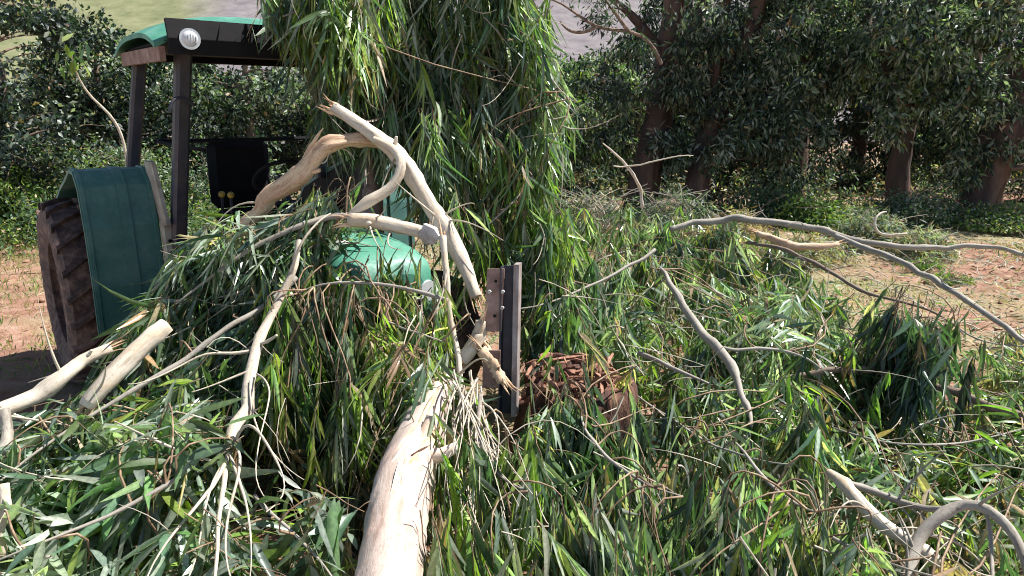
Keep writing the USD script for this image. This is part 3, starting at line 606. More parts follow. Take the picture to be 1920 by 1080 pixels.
part(t, 'torn_face', lens_(935, 835, -.03, .06, .042, .004, .010), M['tan'], 60, off=base)
part(t, 'wound', lens_(905, 858, -.01, .06, .016, .014, .008), M['dark_rot'], 60, off=base)
part(t, 'lip', lens_(915, 812, -.085, .01, .034, .008, .016), M['cream'], 60, off=base)
for k, (p0, p1, s0, s1) in enumerate([(985, 900, -.06, -.055), (960, 890, -.02, -.035), (880, 800, .03, .04), (835, 760, -.03, -.01)]):
    part(t, 'bark_strip', lens_(p0, p1, s0, s1, .008 + .003 * k, .0, .006), M['tan' if k % 2 else 'pale'], 60, off=base)

log('arched_limb', 'stripped tan limb bent into an arch above the tractor hood', 'branch', pts((455, 425, 4.75), (520, 365, 4.7), (575, 300, 4.65), (620, 268, 4.65), (670, 262, 4.7), (725, 275, 4.75)), [.045, .062, .072, .056, .042, .03], 'tan', 21, 14, .16, (8, 5), 2)
log('bark_sliver', 'thin upright sliver of wood torn from the arched limb', 'branch', pts((560, 325, 4.68), (580, 280, 4.66), (606, 240, 4.64)), [.02, .018, .004], 'tan', 22, 7, .15)
log('splintered_limb', 'long pale limb with a splintered upper end, sloping down right past the hood', 'branch', pts((628, 205, 4.75), (690, 245, 4.7), (760, 312, 4.6), (815, 395, 4.5), (860, 480, 4.4), (893, 560, 4.3)), [.046, .052, .056, .056, .054, .042], 'pale', 23, 14, .09, (12, 4), 3, kink=.12)
log('hooked_branch', 'smooth white branch hooked like a sickle beneath the splintered limb', 'branch', pts((700, 262, 4.62), (742, 285, 4.56), (752, 315, 4.5), (730, 352, 4.45), (692, 380, 4.4), (655, 405, 4.38)), [.026, .03, .034, .036, .036, .028], 'pale', 24, 12, .05, (0, 4), kink=.12)
t, c, base = log('cut_limb', 'short cream limb with a dark sawn end resting on the green hood', 'branch', pts((655, 410, 4.36), (700, 416, 4.36), (750, 424, 4.35), (792, 434, 4.33)), [.048, .048, .048, .044], 'pale', 25, 14, .06, (6, 0), 2, kink=.1)
part(t, 'dark_end', tube([c[-1], c[-1] + nrm(c[-1] - c[-2]) * .06 + [0, -.01, -.01], c[-1] + nrm(c[-1] - c[-2]) * .09 + [0, -.01, -.03]], [.05, .056, .03], 12, 3, .25), M['galv'], 40, off=base)
log('dry_stick', 'thin straight bare stick standing between hood and steel post', 'stick', pts((828, 445, 4.2), (838, 520, 4.1), (847, 600, 4.0), (862, 700, 3.85), (876, 800, 3.6)), [.022, .022, .02, .018, .01], 'pale', 26, 9, .06, (3, 0), 2)
log('barkless_limb', 'white barkless limb with a blunt end, upper of two at the left edge', 'branch', pts((-40, 800, 3.45), (0, 772, 3.5), (60, 740, 3.6), (130, 695, 3.75), (205, 650, 3.9)), [.045, .046, .048, .046, .036], 'pale', 27, 14, .06, (0, 6), 2)
log('barkless_limb', 'thick white limb with a sawn end, right of the one at the left edge', 'branch', pts((165, 760, 3.4), (215, 700, 3.5), (262, 655, 3.62), (310, 612, 3.75)), [.045, .056, .056, .05], 'pale', 28, 14, .08, (5, 0), 1, kink=.1)
log('limb_stub', 'short upright grey stub at the left edge under the white limb', 'branch', pts((4, 770, 3.45), (10, 800, 3.4), (8, 850, 3.3)), [.035, .03, .03], 'grey', 29, 10, .08, (0, 3))
log('limb_stub', 'pale vertical limb end rising at the left edge near the bottom', 'branch', pts((12, 905, 2.7), (6, 960, 2.65), (-5, 1040, 2.6)), [.025, .03, .032], 'pale', 30, 10, .08)

# steel post with bolted plate
b0 = P(945, 770, 4.0); b0[2] = 0
post = Thing('steel_post', 'upright rusty steel channel post with a brown plate, right of the trunk top', 'post', b0)
pt, pb = P(957, 498, 4.1), P(952, 775, 3.98)
ex_ = nrm(pt - pb); sx = np.array([1, 0, 0.0]); fy = np.array([-.25, -1, 0]); fy = nrm(fy)
def slab(a, b, u0, u1, w0, w1):
    q = []
    for c_ in (a, b):
        for u in (u0, u1):
            for w in (w0, w1): q.append(c_ + sx * u + fy * w)
    m = trimesh.convex.convex_hull(np.array(q)); return np.array(m.vertices), np.array(m.faces)
part(post, 'web', slab(pb, pt, -.045, -.037, -.01, .055), M['steel'], 20, off=b0)
part(post, 'back_flange', slab(pb, pt, -.036, .03, -.012, -.004), M['steel'], 20, off=b0)
part(post, 'light_flange', slab(pb, pt + [0, 0, .015], .031, .062, -.02, .05), M['rusty_flange'], 20, off=b0)
pl0, pl1 = P(932, 620, 4.02), P(938, 503, 4.07)
pl = part(post, 'plate', slab(pl0, pl1, -.07, .03, .012, .02), M['rust'], 20, off=b0)
for (qx, qy) in ((932, 525), (930, 590)):
    q = P(qx, qy, 4.02); part(pl, 'bolt_hole', tube([q + fy * .022, q + fy * .03], .010, 8), M['black'], 30, off=b0)
for (qx, qy) in ((945, 545), (944, 575), (920, 545)):
    q = P(qx, qy, 4.03); part(pl, 'bolt', tube([q + fy * .02, q + fy * .034], .011, 6), M['galv'], 20, off=b0)
pl2 = part(post, 'lower_plate', slab(P(922, 725, 3.9), P(925, 655, 3.95), -.05, .045, .01, .02), M['rust'], 20, off=b0)
log('broken_stub', 'short torn cream stub leaning against the left of the steel post', 'branch', pts((868, 668, 3.98), (890, 640, 3.98), (905, 600, 4.0)), [.05, .05, .03], 'pale', 31, 12, .14, (8, 6))
log('broken_stub', 'short torn orange stub low behind the steel post', 'branch', pts((905, 655, 3.96), (930, 690, 3.94), (945, 712, 3.92)), [.045, .05, .035], 'tan', 32, 12, .2, (8, 6))

# hollow reddish stump with a ragged top
sb = P(1068, 770, 4.25); sb[2] = 0
st = Thing('hollow_stump', 'reddish hollow rotten stump with a ragged fibrous rim, right of the steel post', 'stump', sb)
rng = np.random.default_rng(77); n = 48; rows = []; a = np.arange(n) / n * 2 * np.pi
ringn = lambda z, k: sn(np.stack([np.cos(a) * k, np.sin(a) * k, np.full(n, z * 1.2)], 1) + 5)
teeth = .06 * ringn(3.0, 2.2) + .05 * ringn(7.0, 6)
for z, r in ((-.05, .50), (.12, .42), (.28, .38), (.42, .37), (.52, .35), (.61, .32), (.67, .29)):
    rr = r * (1 + .16 * ringn(z * 1.2, 1.5) + .09 * ringn(z * 1.5, 9) + .02 * rng.normal(0, 1, n)); zz = z + (teeth if z > .65 else teeth * .5 if z > .6 else 0); lean = z * .12
    rows.append(np.stack([rr * np.cos(a) + lean, rr * np.sin(a), np.full(n, 1.0) * zz], 1))
for z, r in ((.60, .22), (.45, .18), (.28, .12), (.22, .01)):
    rr = r * (1 + .3 * ringn(z, 2)); rows.append(np.stack([rr * np.cos(a) + z * .12, rr * np.sin(a), np.full(n, z) + (.8 * teeth if z > .55 else 0)], 1))
v = np.vstack(rows); f = []
for i in range(len(rows) - 1):
    for j in range(n):
        p_, q_ = i * n + j, i * n + (j + 1) % n; f += [(p_, q_, q_ + n), (p_, q_ + n, p_ + n)]
part(st, 'shell', (v, np.array(f)), M['dark_rot'], True)
fib = []
for k in range(170):                             # torn flakes and fibres of the rim, no two alike
    a = rng.uniform(0, 2 * np.pi); r0 = rng.uniform(.12, .36); z0 = rng.uniform(.55, .78) - .8 * max(0, r0 - .27) - .4 * max(0, r0 - .25); o = np.array([math.cos(a), math.sin(a), 0]); tg = np.array([-o[1], o[0], 0])
    d = nrm(tg * rng.choice([-1, 1]) + rng.normal(0, .55, 3) * [1, 1, .7]); L = rng.uniform(.05, .26) * (1 if k % 4 else .6); s = o * r0 + [0, 0, z0] - d * L * .4; w = rng.uniform(.004, .018) * (1.6 if k % 9 == 0 else .8)
    up = nrm(rng.normal(0, .4, 3) + [0, 0, 1]); sd = nrm(np.cross(d, up)); q = []
    for u, ww in ((0, .5), (.35, 1), (.7, .8), (1, .1)):
        for e in (-1, 1):
            for h in (-1, 1): q.append(s + d * L * u + sd * e * w * ww * rng.uniform(.7, 1.2) + up * h * .006 + up * .03 * math.sin(3 * u) * rng.uniform(-.3, 1))
    m_ = trimesh.convex.convex_hull(np.array(q)); fib.append((np.array(m_.vertices), np.array(m_.faces)))
part(st, 'torn_rim', join(fib), M['red'], 25, kind='stuff')
for k in range(7):
    a = rng.uniform(0, 2 * np.pi); o = np.array([math.cos(a), math.sin(a), 0]); part(st, 'root', tube(spline([o * .2 + [0, 0, .2], o * .4 + [0, 0, .08], o * .62 + [0, 0, -.03]], 8), [.08, .055, .03], 8, k, .12), M['red'], True)

# ------------------------------------------------------------------ the fallen crown: leafy boughs
LOC = {}
# over the tractor
bough('draped_bough', 'leafy bough draped over the right end of the tractor roof', 101,
    [([P(760, -160, 5.9), P(680, -60, 5.6), P(600, 0, 5.35), P(530, 30, 5.2)], [.03, .02, .008])],
    [dict(poly=[(495, -60), (720, -60), (700, 120), (610, 180), (575, 110), (520, 60), (490, 20)], d=((0, 5.15), (200, 5.25)), dir=(-.35, -.15, -.75), pal={'mid': 3, 'lime': 2, 'grey': 2, 'dark': 1}, leaf=.22, wid=.021, dens=120, hang=.6)], loose=60)
bough('hanging_bough', 'leafy bough hanging left of centre above the splintered limb', 102,
    [([P(820, -200, 6.1), P(760, -60, 5.9), P(690, 60, 5.75), P(640, 140, 5.7)], [.04, .025, .01])],
    [dict(poly=[(590, 60), (600, -130), (820, -160), (830, 240), (790, 380), (740, 290), (640, 200), (580, 180)], d=((0, 5.75), (400, 5.5)), dir=(-.25, -.1, -1), pal={'dark': 2.5, 'mid': 3, 'grey': 3.5, 'lime': .8}, leaf=.22, wid=.019, dens=85, back=(-.15, .8))], loose=60)
bough('hanging_bough', 'large leafy bough hanging straight down at the top centre of the heap', 103,
    [([P(880, -260, 6.2), P(880, -60, 6.0), P(900, 120, 5.85), P(905, 300, 5.7)], [.045, .03, .012])],
    [dict(poly=[(780, -170), (980, -150), (1010, 60), (1020, 250), (960, 420), (860, 470), (800, 380), (790, 200)], d=((0, 5.8), (450, 5.3)), dir=(.05, -.1, -1), pal={'dark': 1, 'mid': 3.5, 'grey': 4, 'lime': 2.2}, leaf=.23, wid=.019, dens=85, back=(-.15, .8))], loose=80)
bough('hanging_bough', 'leafy bough fanning out to the right at the top centre of the heap', 104,
    [([P(930, -160, 6.0), P(980, 20, 5.8), P(1030, 140, 5.6), P(1075, 190, 5.4)], [.03, .018, .006])],
    [dict(poly=[(920, -120), (985, 0), (1025, 120), (1050, 190), (1020, 300), (1000, 400), (940, 440), (920, 200)], d=((0, 5.7), (450, 5.2)), dir=(.35, -.15, -.9), pal={'mid': 3.5, 'lime': 3.2, 'grey': 3}, leaf=.22, wid=.02, dens=78, back=(-.1, .6))], loose=80)
bough('hanging_bough', 'bright yellow green bough hanging low beside the foot of the splintered limb', 105,
    [([P(1000, 330, 5.3), P(960, 380, 5.15), P(915, 420, 5.05)], [.015, .008])],
    [dict(poly=[(850, 380), (1000, 360), (1080, 420), (1090, 530), (990, 540), (930, 490), (880, 500)], d=((380, 5.2), (540, 4.8)), dir=(.05, -.2, -1), pal={'lime': 3, 'mid': 3, 'grey': 1.5, 'dry': .3}, leaf=.22, wid=.021, dens=115, back=(-.1, .7))], loose=80)
bough('hanging_bough', 'loose outer strands hanging in front of the cab, beside the arched limb', 124,
    [([P(700, 40, 5.5), P(640, 90, 5.4), P(600, 130, 5.35)], [.012, .006])],
    [dict(poly=[(560, 60), (660, 40), (700, 200), (640, 250), (560, 190)], d=((0, 5.45), (260, 5.35)), dir=(-.5, -.2, -.8), var=.4, pal={'mid': 3, 'grey': 3, 'dark': 2}, leaf=.21, wid=.019, dens=55, len=.5, back=(-.05, .3)),
     dict(poly=[(990, 110), (1060, 150), (1075, 240), (1030, 360), (1000, 250)], d=((100, 5.6), (400, 5.2)), dir=(.5, -.2, -.8), var=.4, pal={'mid': 3, 'grey': 4, 'lime': 1}, leaf=.21, wid=.019, dens=50, len=.5, back=(-.05, .3)),
     dict(poly=[(480, -20), (640, -20), (640, 60), (500, 50)], d=((0, 5.2), (60, 5.2)), dir=(-.6, -.2, -.6), var=.5, pal={'mid': 3, 'grey': 3, 'lime': 2}, leaf=.20, wid=.02, dens=90, len=.4, back=(-.05, .3))], loose=0)
# left mound
bough('flattened_bough', 'leafy bough flattened against the front of the tractor, left of the hood', 106,
    [(pts((660, 405, 4.45), (590, 415, 4.4), (520, 440, 4.3), (420, 500, 4.2), (330, 570, 4.1)), [.03, .025, .008])],
    [dict(poly=[(420, 410), (520, 385), (650, 365), (665, 420), (610, 450), (600, 530), (500, 560), (360, 620), (250, 610), (330, 490)], d=((370, 4.6), (600, 4.15)), dir=(-.75, -.35, -.45), var=.28, pal={'dark': 2.5, 'mid': 3, 'grey': 4, 'lime': 1}, leaf=.22, wid=.021, dens=150, droop=.08, hang=.25, flat=.4, back=(-.05, .5))], loose=200)
bough('sweeping_bough', 'long leafy bough sweeping down to the left edge over the white limbs', 107,
    [(pts((560, 520, 4.2), (440, 610, 3.9), (300, 700, 3.6), (140, 800, 3.3), (0, 900, 3.0)), [.03, .022, .008])],
    [dict(poly=[(250, 590), (480, 530), (560, 560), (500, 700), (400, 800), (200, 880), (0, 960), (-60, 940), (-60, 850), (60, 790), (220, 680)], d=((540, 4.25), (950, 2.9)), dir=(-.8, -.35, -.5), var=.25, pal={'dark': 2.5, 'mid': 2.5, 'grey': 4.5, 'lime': .5}, leaf=.22, wid=.023, dens=135, droop=.08, hang=.25, flat=.5, back=(.0, .6))], loose=250)
t = bough('forked_bough', 'pale forked bough ending in many bare twigs, in front of the left mound', 108,
    [(pts((562, 455, 4.15), (540, 530, 4.0), (510, 600, 3.85), (486, 655, 3.7), (462, 740, 3.4), (432, 850, 3.05)), [.016, .024, .028, .032, .034, .028]),
     (pts((432, 850, 3.05), (405, 900, 2.82), (360, 960, 2.6), (310, 1020, 2.42), (270, 1100, 2.25)), [0.0145, 0.0092, 0.0053, 0.0026]),
     (pts((432, 850, 3.05), (420, 900, 2.82), (410, 980, 2.52), (400, 1100, 2.25)), [0.0158, 0.0119, 0.0086, 0.0059]),
     (pts((436, 840, 3.05), (470, 800, 2.98), (510, 850, 2.82), (535, 910, 2.68), (500, 960, 2.55)), [0.0092, 0.0066, 0.0046, 0.0026]),
     (pts((486, 655, 3.7), (440, 662, 3.65), (380, 668, 3.58), (310, 700, 3.45), (240, 720, 3.35)), [0.0106, 0.0079, 0.0053, 0.0026]),
     (pts((478, 690, 3.55), (420, 715, 3.45), (360, 735, 3.35)), [0.0079, 0.0053, 0.0020]),
     (pts((490, 645, 3.7), (520, 630, 3.65)), [0.0092, 0.0079]),
     (pts((440, 830, 3.1), (445, 900, 2.78), (425, 990, 2.48), (440, 1100, 2.2)), [0.0079, 0.0059, 0.0026]),
     (pts((470, 715, 3.45), (478, 790, 3.2), (520, 860, 2.95), (570, 900, 2.8)), [0.0059, 0.0046, 0.0020]),
     (pts((425, 870, 3.0), (350, 850, 2.9), (280, 820, 2.9), (215, 790, 2.95)), [0.0079, 0.0059, 0.0033]),
     (pts((430, 855, 3.0), (455, 920, 2.72), (470, 1000, 2.48), (468, 1090, 2.25)), [0.0079, 0.0053, 0.0020]),
     (pts((428, 860, 3.0), (390, 930, 2.7), (375, 1010, 2.45), (350, 1090, 2.25)), [0.0073, 0.0053, 0.0020]),
     (pts((480, 700, 3.5), (500, 770, 3.1), (480, 860, 2.85), (505, 940, 2.65)), [0.0059, 0.0040, 0.0020]),
     (pts((545, 510, 4.0), (575, 440, 4.05), (620, 400, 4.2)), [0.0092, 0.0079, 0.0040])],
    [dict(poly=[(300, 680), (480, 660), (500, 760), (440, 840), (300, 800)], d=((650, 3.7), (850, 3.0)), dir=(-.3, -.2, -.9), pal={'mid': 2, 'grey': 2, 'lime': 1}, leaf=.17, wid=.024, dens=45, hang=.7, per=2),
     dict(poly=[(340, 880), (560, 880), (600, 1100), (250, 1120)], d=((880, 2.85), (1100, 2.3)), dir=(-.2, -.3, -.8), pal={'dry': 1.5, 'mid': 1.5, 'grey': 2}, leaf=.16, wid=.018, dens=60, per=1, twigs=1, var=.5)], bark='dry', loose=80, thin=.9)
bough('ground_bough', 'broad leaved spray spread over the bottom left corner', 109,
    [(pts((330, 900, 2.75), (220, 960, 2.6), (100, 1010, 2.45), (-30, 1060, 2.35)), [.018, .012, .005])],
    [dict(poly=[(-60, 860), (330, 790), (420, 880), (400, 1000), (430, 1130), (-60, 1150)], d=((800, 3.05), (1130, 2.15)), dir=(-.5, -.3, -.1), var=.6, pal={'dark': 1.5, 'mid': 2.5, 'grey': 5.5, 'lime': .9}, leaf=.23, wid=.031, dens=95, droop=.12, hang=.2, flat=.9, spread=.75, back=(-.05, .5))], loose=280)
bough('ground_bough', 'grey green spray lying just left of the pale trunk at the bottom edge', 110,
    [(pts((480, 930, 2.75), (540, 990, 2.55), (600, 1050, 2.4), (640, 1120, 2.25)), [.014, .01, .004])],
    [dict(poly=[(430, 920), (600, 900), (680, 960), (700, 1140), (400, 1140)], d=((900, 2.75), (1130, 2.1)), dir=(-.2, -.4, -.2), var=.6, pal={'grey': 5, 'mid': 2, 'lime': 1, 'dark': 1}, leaf=.22, wid=.031, dens=90, hang=.2, flat=.8, spread=.8, droop=.1, back=(-.05, .35))], loose=220)
# centre
bough('curtain_bough', 'bright green leaves hanging like a curtain below the tractor hood', 111,
    [(pts((840, 560, 4.0), (740, 540, 4.1), (640, 530, 4.1), (560, 550, 4.05)), [.02, .015, .007])],
    [dict(poly=[(500, 570), (600, 540), (700, 545), (840, 560), (830, 680), (750, 770), (690, 760), (600, 820), (530, 800), (490, 690)], d=((540, 4.15), (820, 3.45)), dir=(0, -.15, -1), var=.22, pal={'mid': 3.5, 'lime': 3.2, 'dark': 2, 'grey': 2.5}, leaf=.22, wid=.021, dens=140, hang=.8, droop=.3, spread=.4, back=(-.05, .6)),
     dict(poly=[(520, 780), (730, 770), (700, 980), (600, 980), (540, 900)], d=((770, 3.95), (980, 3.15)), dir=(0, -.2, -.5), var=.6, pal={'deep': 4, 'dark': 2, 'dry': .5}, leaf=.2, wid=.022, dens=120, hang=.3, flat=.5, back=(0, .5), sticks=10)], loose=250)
bough('hanging_spray', 'yellowing spray with thin dry twigs on top of the pale trunk', 112,
    [(pts((720, 600, 3.9), (770, 620, 3.85), (830, 640, 3.8)), [.01, .006])],
    [dict(poly=[(700, 570), (850, 580), (880, 640), (830, 690), (720, 680)], d=((560, 4.0), (700, 3.7)), dir=(.2, -.2, -.6), var=.5, pal={'lime': 3, 'dry': 2, 'mid': 1}, leaf=.15, wid=.016, dens=120, hang=.3, per=2),
     dict(poly=[(745, 700), (850, 690), (860, 760), (830, 825), (735, 815)], d=((690, 3.72), (825, 3.12)), dir=(.15, -.35, -.5), var=.5, pal={'grey': 3, 'mid': 2, 'lime': 1.5, 'dry': 1}, leaf=.19, wid=.018, dens=125, hang=.45, per=2, back=(-.06, .06)),
     dict(poly=[(610, 505), (820, 500), (825, 590), (620, 600)], d=((500, 4.35), (600, 4.1)), dir=(.05, -.2, -.9), var=.35, pal={'lime': 2.5, 'mid': 3, 'grey': 3}, leaf=.2, wid=.018, dens=95, hang=.7, back=(-.1, .1))], loose=60)
twl = []; rng = np.random.default_rng(5)
tb = P(870, 900, 2.9); tb[2] = .2
tt_ = Thing('dry_twigs', 'bundle of thin bare tan twigs fanning down right of the pale trunk', 'twigs', tb)
for k in range(34):
    a = P(rng.uniform(835, 905), rng.uniform(690, 760), rng.uniform(3.55, 3.8)); e = P(rng.uniform(840, 1010), rng.uniform(850, 1060), rng.uniform(2.6, 2.95)); m = (a + e) / 2 + rng.normal(0, .05, 3)
    part(tt_, 'twig', tube(spline([a, m, e], 9), [.006, .004, .0015], 5), M['dry'], True, off=tb)
bough('drooping_bough', 'long green drooping leaves just right of the pale trunk at the bottom', 113,
    [(pts((900, 740, 3.55), (900, 820, 3.2), (930, 880, 3.0), (990, 920, 2.85)), [.02, .014, .006])],
    [dict(poly=[(825, 800), (890, 820), (1000, 850), (1100, 930), (1120, 1150), (800, 1150), (815, 960)], d=((780, 3.25), (1130, 2.2)), dir=(.1, -.2, -1), var=.25, pal={'mid': 3.5, 'lime': 3.2, 'grey': 3.5, 'dark': 1, 'dry': .4}, leaf=.23, wid=.020, dens=115, hang=.85, droop=.25, spread=.42, back=(-.05, .5))], loose=280)
bough('drooping_bough', 'dark drooping bough at the bottom in front of the red stump', 114,
    [(pts((1090, 780, 3.6), (1130, 850, 3.2), (1200, 900, 2.95), (1280, 930, 2.8)), [.009, .015, .006])],
    [dict(poly=[(960, 800), (1010, 760), (1180, 740), (1260, 790), (1330, 900), (1330, 1150), (1100, 1150), (1080, 930)], d=((735, 3.85), (1130, 2.2)), dir=(.05, -.2, -1), var=.35, pal={'dark': 3, 'mid': 2.5, 'grey': 3.5, 'lime': .6, 'dry': .3}, leaf=.22, wid=.020, dens=105, hang=.8, droop=.25, spread=.45, back=(-.05, .6)),
     dict(poly=[(990, 745), (1170, 735), (1200, 850), (1000, 860)], d=((740, 3.8), (860, 3.4)), dir=(.1, -.2, -1), var=.4, pal={'mid': 3, 'dark': 2, 'grey': 2, 'lime': .8}, leaf=.22, wid=.02, dens=170, hang=.8, len=.34, back=(-.12, .05)),
     dict(poly=[(1000, 640), (1180, 640), (1190, 720), (1000, 720)], d=((640, 4.05), (720, 3.95)), dir=(.3, -.2, -.6), var=.6, pal={'mid': 2, 'dry': 2, 'lime': 1}, leaf=.18, wid=.018, dens=40, hang=.5, len=.3, sticks=30, back=(-.1, .05))], loose=220)
bough('drooping_bough', 'dark leafy bough drooping over the bottom edge, left of the arching branch', 115,
    [(pts((1380, 830, 3.4), (1420, 880, 3.1), (1470, 930, 2.9), (1530, 960, 2.75)), [.009, .015, .006])],
    [dict(poly=[(1290, 860), (1420, 860), (1560, 900), (1600, 1150), (1280, 1150)], d=((850, 3.2), (1130, 2.2)), dir=(0, -.2, -1), var=.3, pal={'dark': 3, 'mid': 2, 'grey': 4.5, 'lime': .5, 'dry': .9}, sticks=30, leaf=.20, wid=.018, dens=105, hang=.75, spread=.5, back=(-.05, .5))], loose=220)
# behind and right of the post
bough('sagging_bough', 'leafy bough sagging behind the steel post', 116,
    [(pts((1230, 470, 5.6), (1140, 520, 5.3), (1050, 560, 5.0), (970, 580, 4.8)), [.025, .016, .007])],
    [dict(poly=[(960, 520), (1120, 500), (1200, 560), (1200, 660), (1120, 640), (1000, 640), (960, 620)], d=((500, 5.2), (660, 4.6)), dir=(.1, -.2, -.9), pal={'mid': 3, 'dark': 2, 'grey': 2.5, 'lime': .8}, leaf=.20, wid=.020, dens=120, back=(-.1, .7))], loose=80)
bough('split_bough', 'grey white split bough running down through the leaves right of the stump', 117,
    [(pts((1235, 500, 5.6), (1280, 565, 5.1), (1330, 640, 4.7), (1365, 680, 4.4), (1395, 740, 4.1), (1410, 800, 3.8)), [.010, .026, .033, .034, .024, .010]),
     (pts((1340, 650, 4.6), (1400, 655, 4.6), (1480, 660, 4.6), (1540, 690, 4.5)), [.014, .012, .01, .005]),
     (pts((1200, 660, 4.7), (1260, 690, 4.5), (1330, 720, 4.35)), [.018, .016, .008])],
    [dict(poly=[(1100, 560), (1250, 530), (1420, 540), (1570, 560), (1640, 640), (1580, 700), (1440, 760), (1240, 740), (1130, 680)], d=((530, 5.8), (760, 4.2)), dir=(.1, -.2, -.45), var=.65, pal={'mid': 3, 'dark': 2, 'grey': 5, 'lime': 1.8, 'dry': .8}, sticks=30, leaf=.20, wid=.020, dens=105, hang=.5, spread=.7, back=(-.15, .8))], bark='grey', loose=120, thin=.9)
bough('split_bough', 'pale green bough lying lower right of the red stump with twigs showing', 118,
    [(pts((1190, 740, 4.3), (1280, 800, 3.9), (1380, 850, 3.5), (1480, 870, 3.3)), [.008, .014, .006])],
    [dict(poly=[(1150, 720), (1330, 730), (1480, 740), (1560, 820), (1500, 900), (1330, 880), (1200, 830)], d=((720, 4.4), (900, 3.2)), dir=(.2, -.3, -.6), var=.5, pal={'mid': 3, 'lime': 1.8, 'grey': 5, 'dry': 1.2}, sticks=30, leaf=.19, wid=.020, dens=85, hang=.5, back=(-.05, .5))], loose=160)
bough('far_bough', 'messy leafy bough on the ground beneath the long grey limb', 119,
    [(pts((1080, 500, 8.2), (1180, 470, 8.6), (1290, 440, 9.0)), [.03, .02, .008])],
    [dict(poly=[(1050, 395), (1200, 385), (1400, 415), (1510, 480), (1560, 560), (1400, 560), (1200, 540), (1080, 500)], d=((385, 9.6), (560, 6.2)), dir=(.1, -.2, -.8), var=.5, pal={'mid': 3, 'grey': 3.5, 'lime': 1.2, 'dark': 1.5, 'dry': .5}, leaf=.23, wid=.022, dens=62, hang=.55, back=(-.2, .6), flat=.2)], loose=0)
# right
bough('low_bough', 'brown limb with a dark drooping leaf clump, at the right edge', 120,
    [(pts((1440, 720, 4.6), (1530, 695, 4.65), (1620, 692, 4.65), (1740, 718, 4.55), (1850, 755, 4.4), (1960, 800, 4.2)), [.012, .02, .024, .026, .026, .026])],
    [dict(poly=[(1640, 590), (1720, 575), (1790, 600), (1790, 690), (1720, 740), (1640, 720), (1600, 700)], d=((570, 4.75), (740, 4.45)), dir=(-.35, -.1, -.9), var=.2, pal={'dark': 5, 'mid': 2}, leaf=.21, wid=.024, dens=150, hang=.6, back=(-.05, .35)),
     dict(poly=[(1540, 640), (1640, 660), (1680, 760), (1560, 780)], d=((620, 5.0), (780, 4.2)), dir=(0, -.2, -.9), pal={'mid': 3, 'dark': 2, 'lime': .8}, leaf=.19, wid=.02, dens=90)], bark='brown', loose=120, thin=1.0)
bough('littered_bough', 'mat of pale lying leaves and twigs between the brown limb and the arching branch', 121,
    [(pts((1560, 800, 4.1), (1680, 830, 3.9), (1800, 830, 3.9), (1930, 800, 4.0)), [.007, .011, .005])],
    [dict(poly=[(1480, 740), (1640, 760), (1980, 700), (1990, 960), (1840, 930), (1700, 930), (1560, 890)], d=((700, 4.9), (950, 3.1)), dir=(.3, -.3, -.2), var=.7, pal={'mid': 3, 'grey': 4.5, 'lime': 2, 'dark': 1.5, 'dry': 1.2}, sticks=30, leaf=.18, wid=.020, dens=105, hang=.25, flat=.8, spread=.7, back=(-.05, .35))], loose=150)
bough('littered_bough', 'leafy mat under the arching branch in the bottom right corner', 122,
    [(pts((1560, 1010, 2.75), (1680, 1060, 2.6), (1800, 1090, 2.5)), [.016, .01, .005])],
    [dict(poly=[(1540, 930), (1760, 920), (1990, 930), (1990, 1150), (1560, 1150)], d=((920, 3.2), (1140, 2.25)), dir=(.1, -.3, -.3), var=.7, pal={'mid': 3, 'grey': 3.5, 'lime': 1.4, 'dark': 2, 'dry': 1.6}, sticks=30, leaf=.19, wid=.021, dens=95, hang=.5, spread=.6, back=(-.1, .45))], loose=220)
bough('littered_bough', 'thin scatter of leaves at the right edge above the brown limb', 123,
    [(pts((1790, 610, 6.0), (1850, 640, 5.8), (1960, 650, 5.6)), [.014, .008])],
    [dict(poly=[(1560, 560), (1660, 600), (1640, 700), (1560, 660)], d=((550, 6.6), (700, 4.8)), dir=(.1, -.2, -.5), var=.6, pal={'mid': 3, 'grey': 3, 'dark': 1}, leaf=.18, wid=.018, dens=70, hang=.4, flat=.4),
     dict(poly=[(1780, 640), (1990, 600), (1990, 720), (1840, 720), (1780, 700)], d=((600, 6.4), (740, 4.8)), dir=(.1, -.2, -.4), var=.6, pal={'mid': 3, 'grey': 3, 'dark': 1, 'dry': .6}, leaf=.17, wid=.018, dens=70, hang=.3, flat=.7)], loose=0)

# bare limbs on the right
log('grey_limb', 'long smooth grey limb lying across the red soil to the right edge, topmost', 'branch', pts((1255, 432, 8.2), (1340, 412, 8.3), (1430, 415, 8.2), (1530, 430, 8.0), (1600, 448, 7.8), (1690, 462, 7.6), (1830, 462, 7.5), (1960, 498, 7.0)), [0.034, 0.045, 0.046, 0.044, 0.038, 0.032, 0.027, 0.022], 'grey', 41, 12, .05, (0, 0), 4)
log('grey_limb', 'grey limb forking off the topmost one and sloping down to the right edge', 'branch', pts((1570, 442, 7.8), (1630, 468, 7.4), (1700, 498, 7.0), (1790, 548, 6.4), (1870, 605, 5.9), (1980, 670, 5.4)), [0.034, 0.034, 0.032, 0.030, 0.027, 0.022], 'grey', 42, 12, .05, (0, 0), 3)
log('brown_limb', 'thin dark brown limb running under the grey limbs', 'branch', pts((1400, 455, 7.6), (1470, 468, 7.3), (1540, 500, 6.9), (1620, 545, 6.5), (1710, 572, 6.3), (1760, 590, 6.1), (1810, 630, 5.8)), [0.022, 0.024, 0.022, 0.021, 0.015, 0.012, 0.007], 'brown', 43, 10, .06, (3, 0), 2)
log('torn_bark', 'curl of pale torn wood with an orange inside, below the topmost grey limb', 'bark', pts((1418, 436, 7.6), (1460, 452, 7.5), (1515, 462, 7.4), (1570, 456, 7.4)), [.03, .05, .045, .03], 'tan', 44, 10, .2, (7, 7))
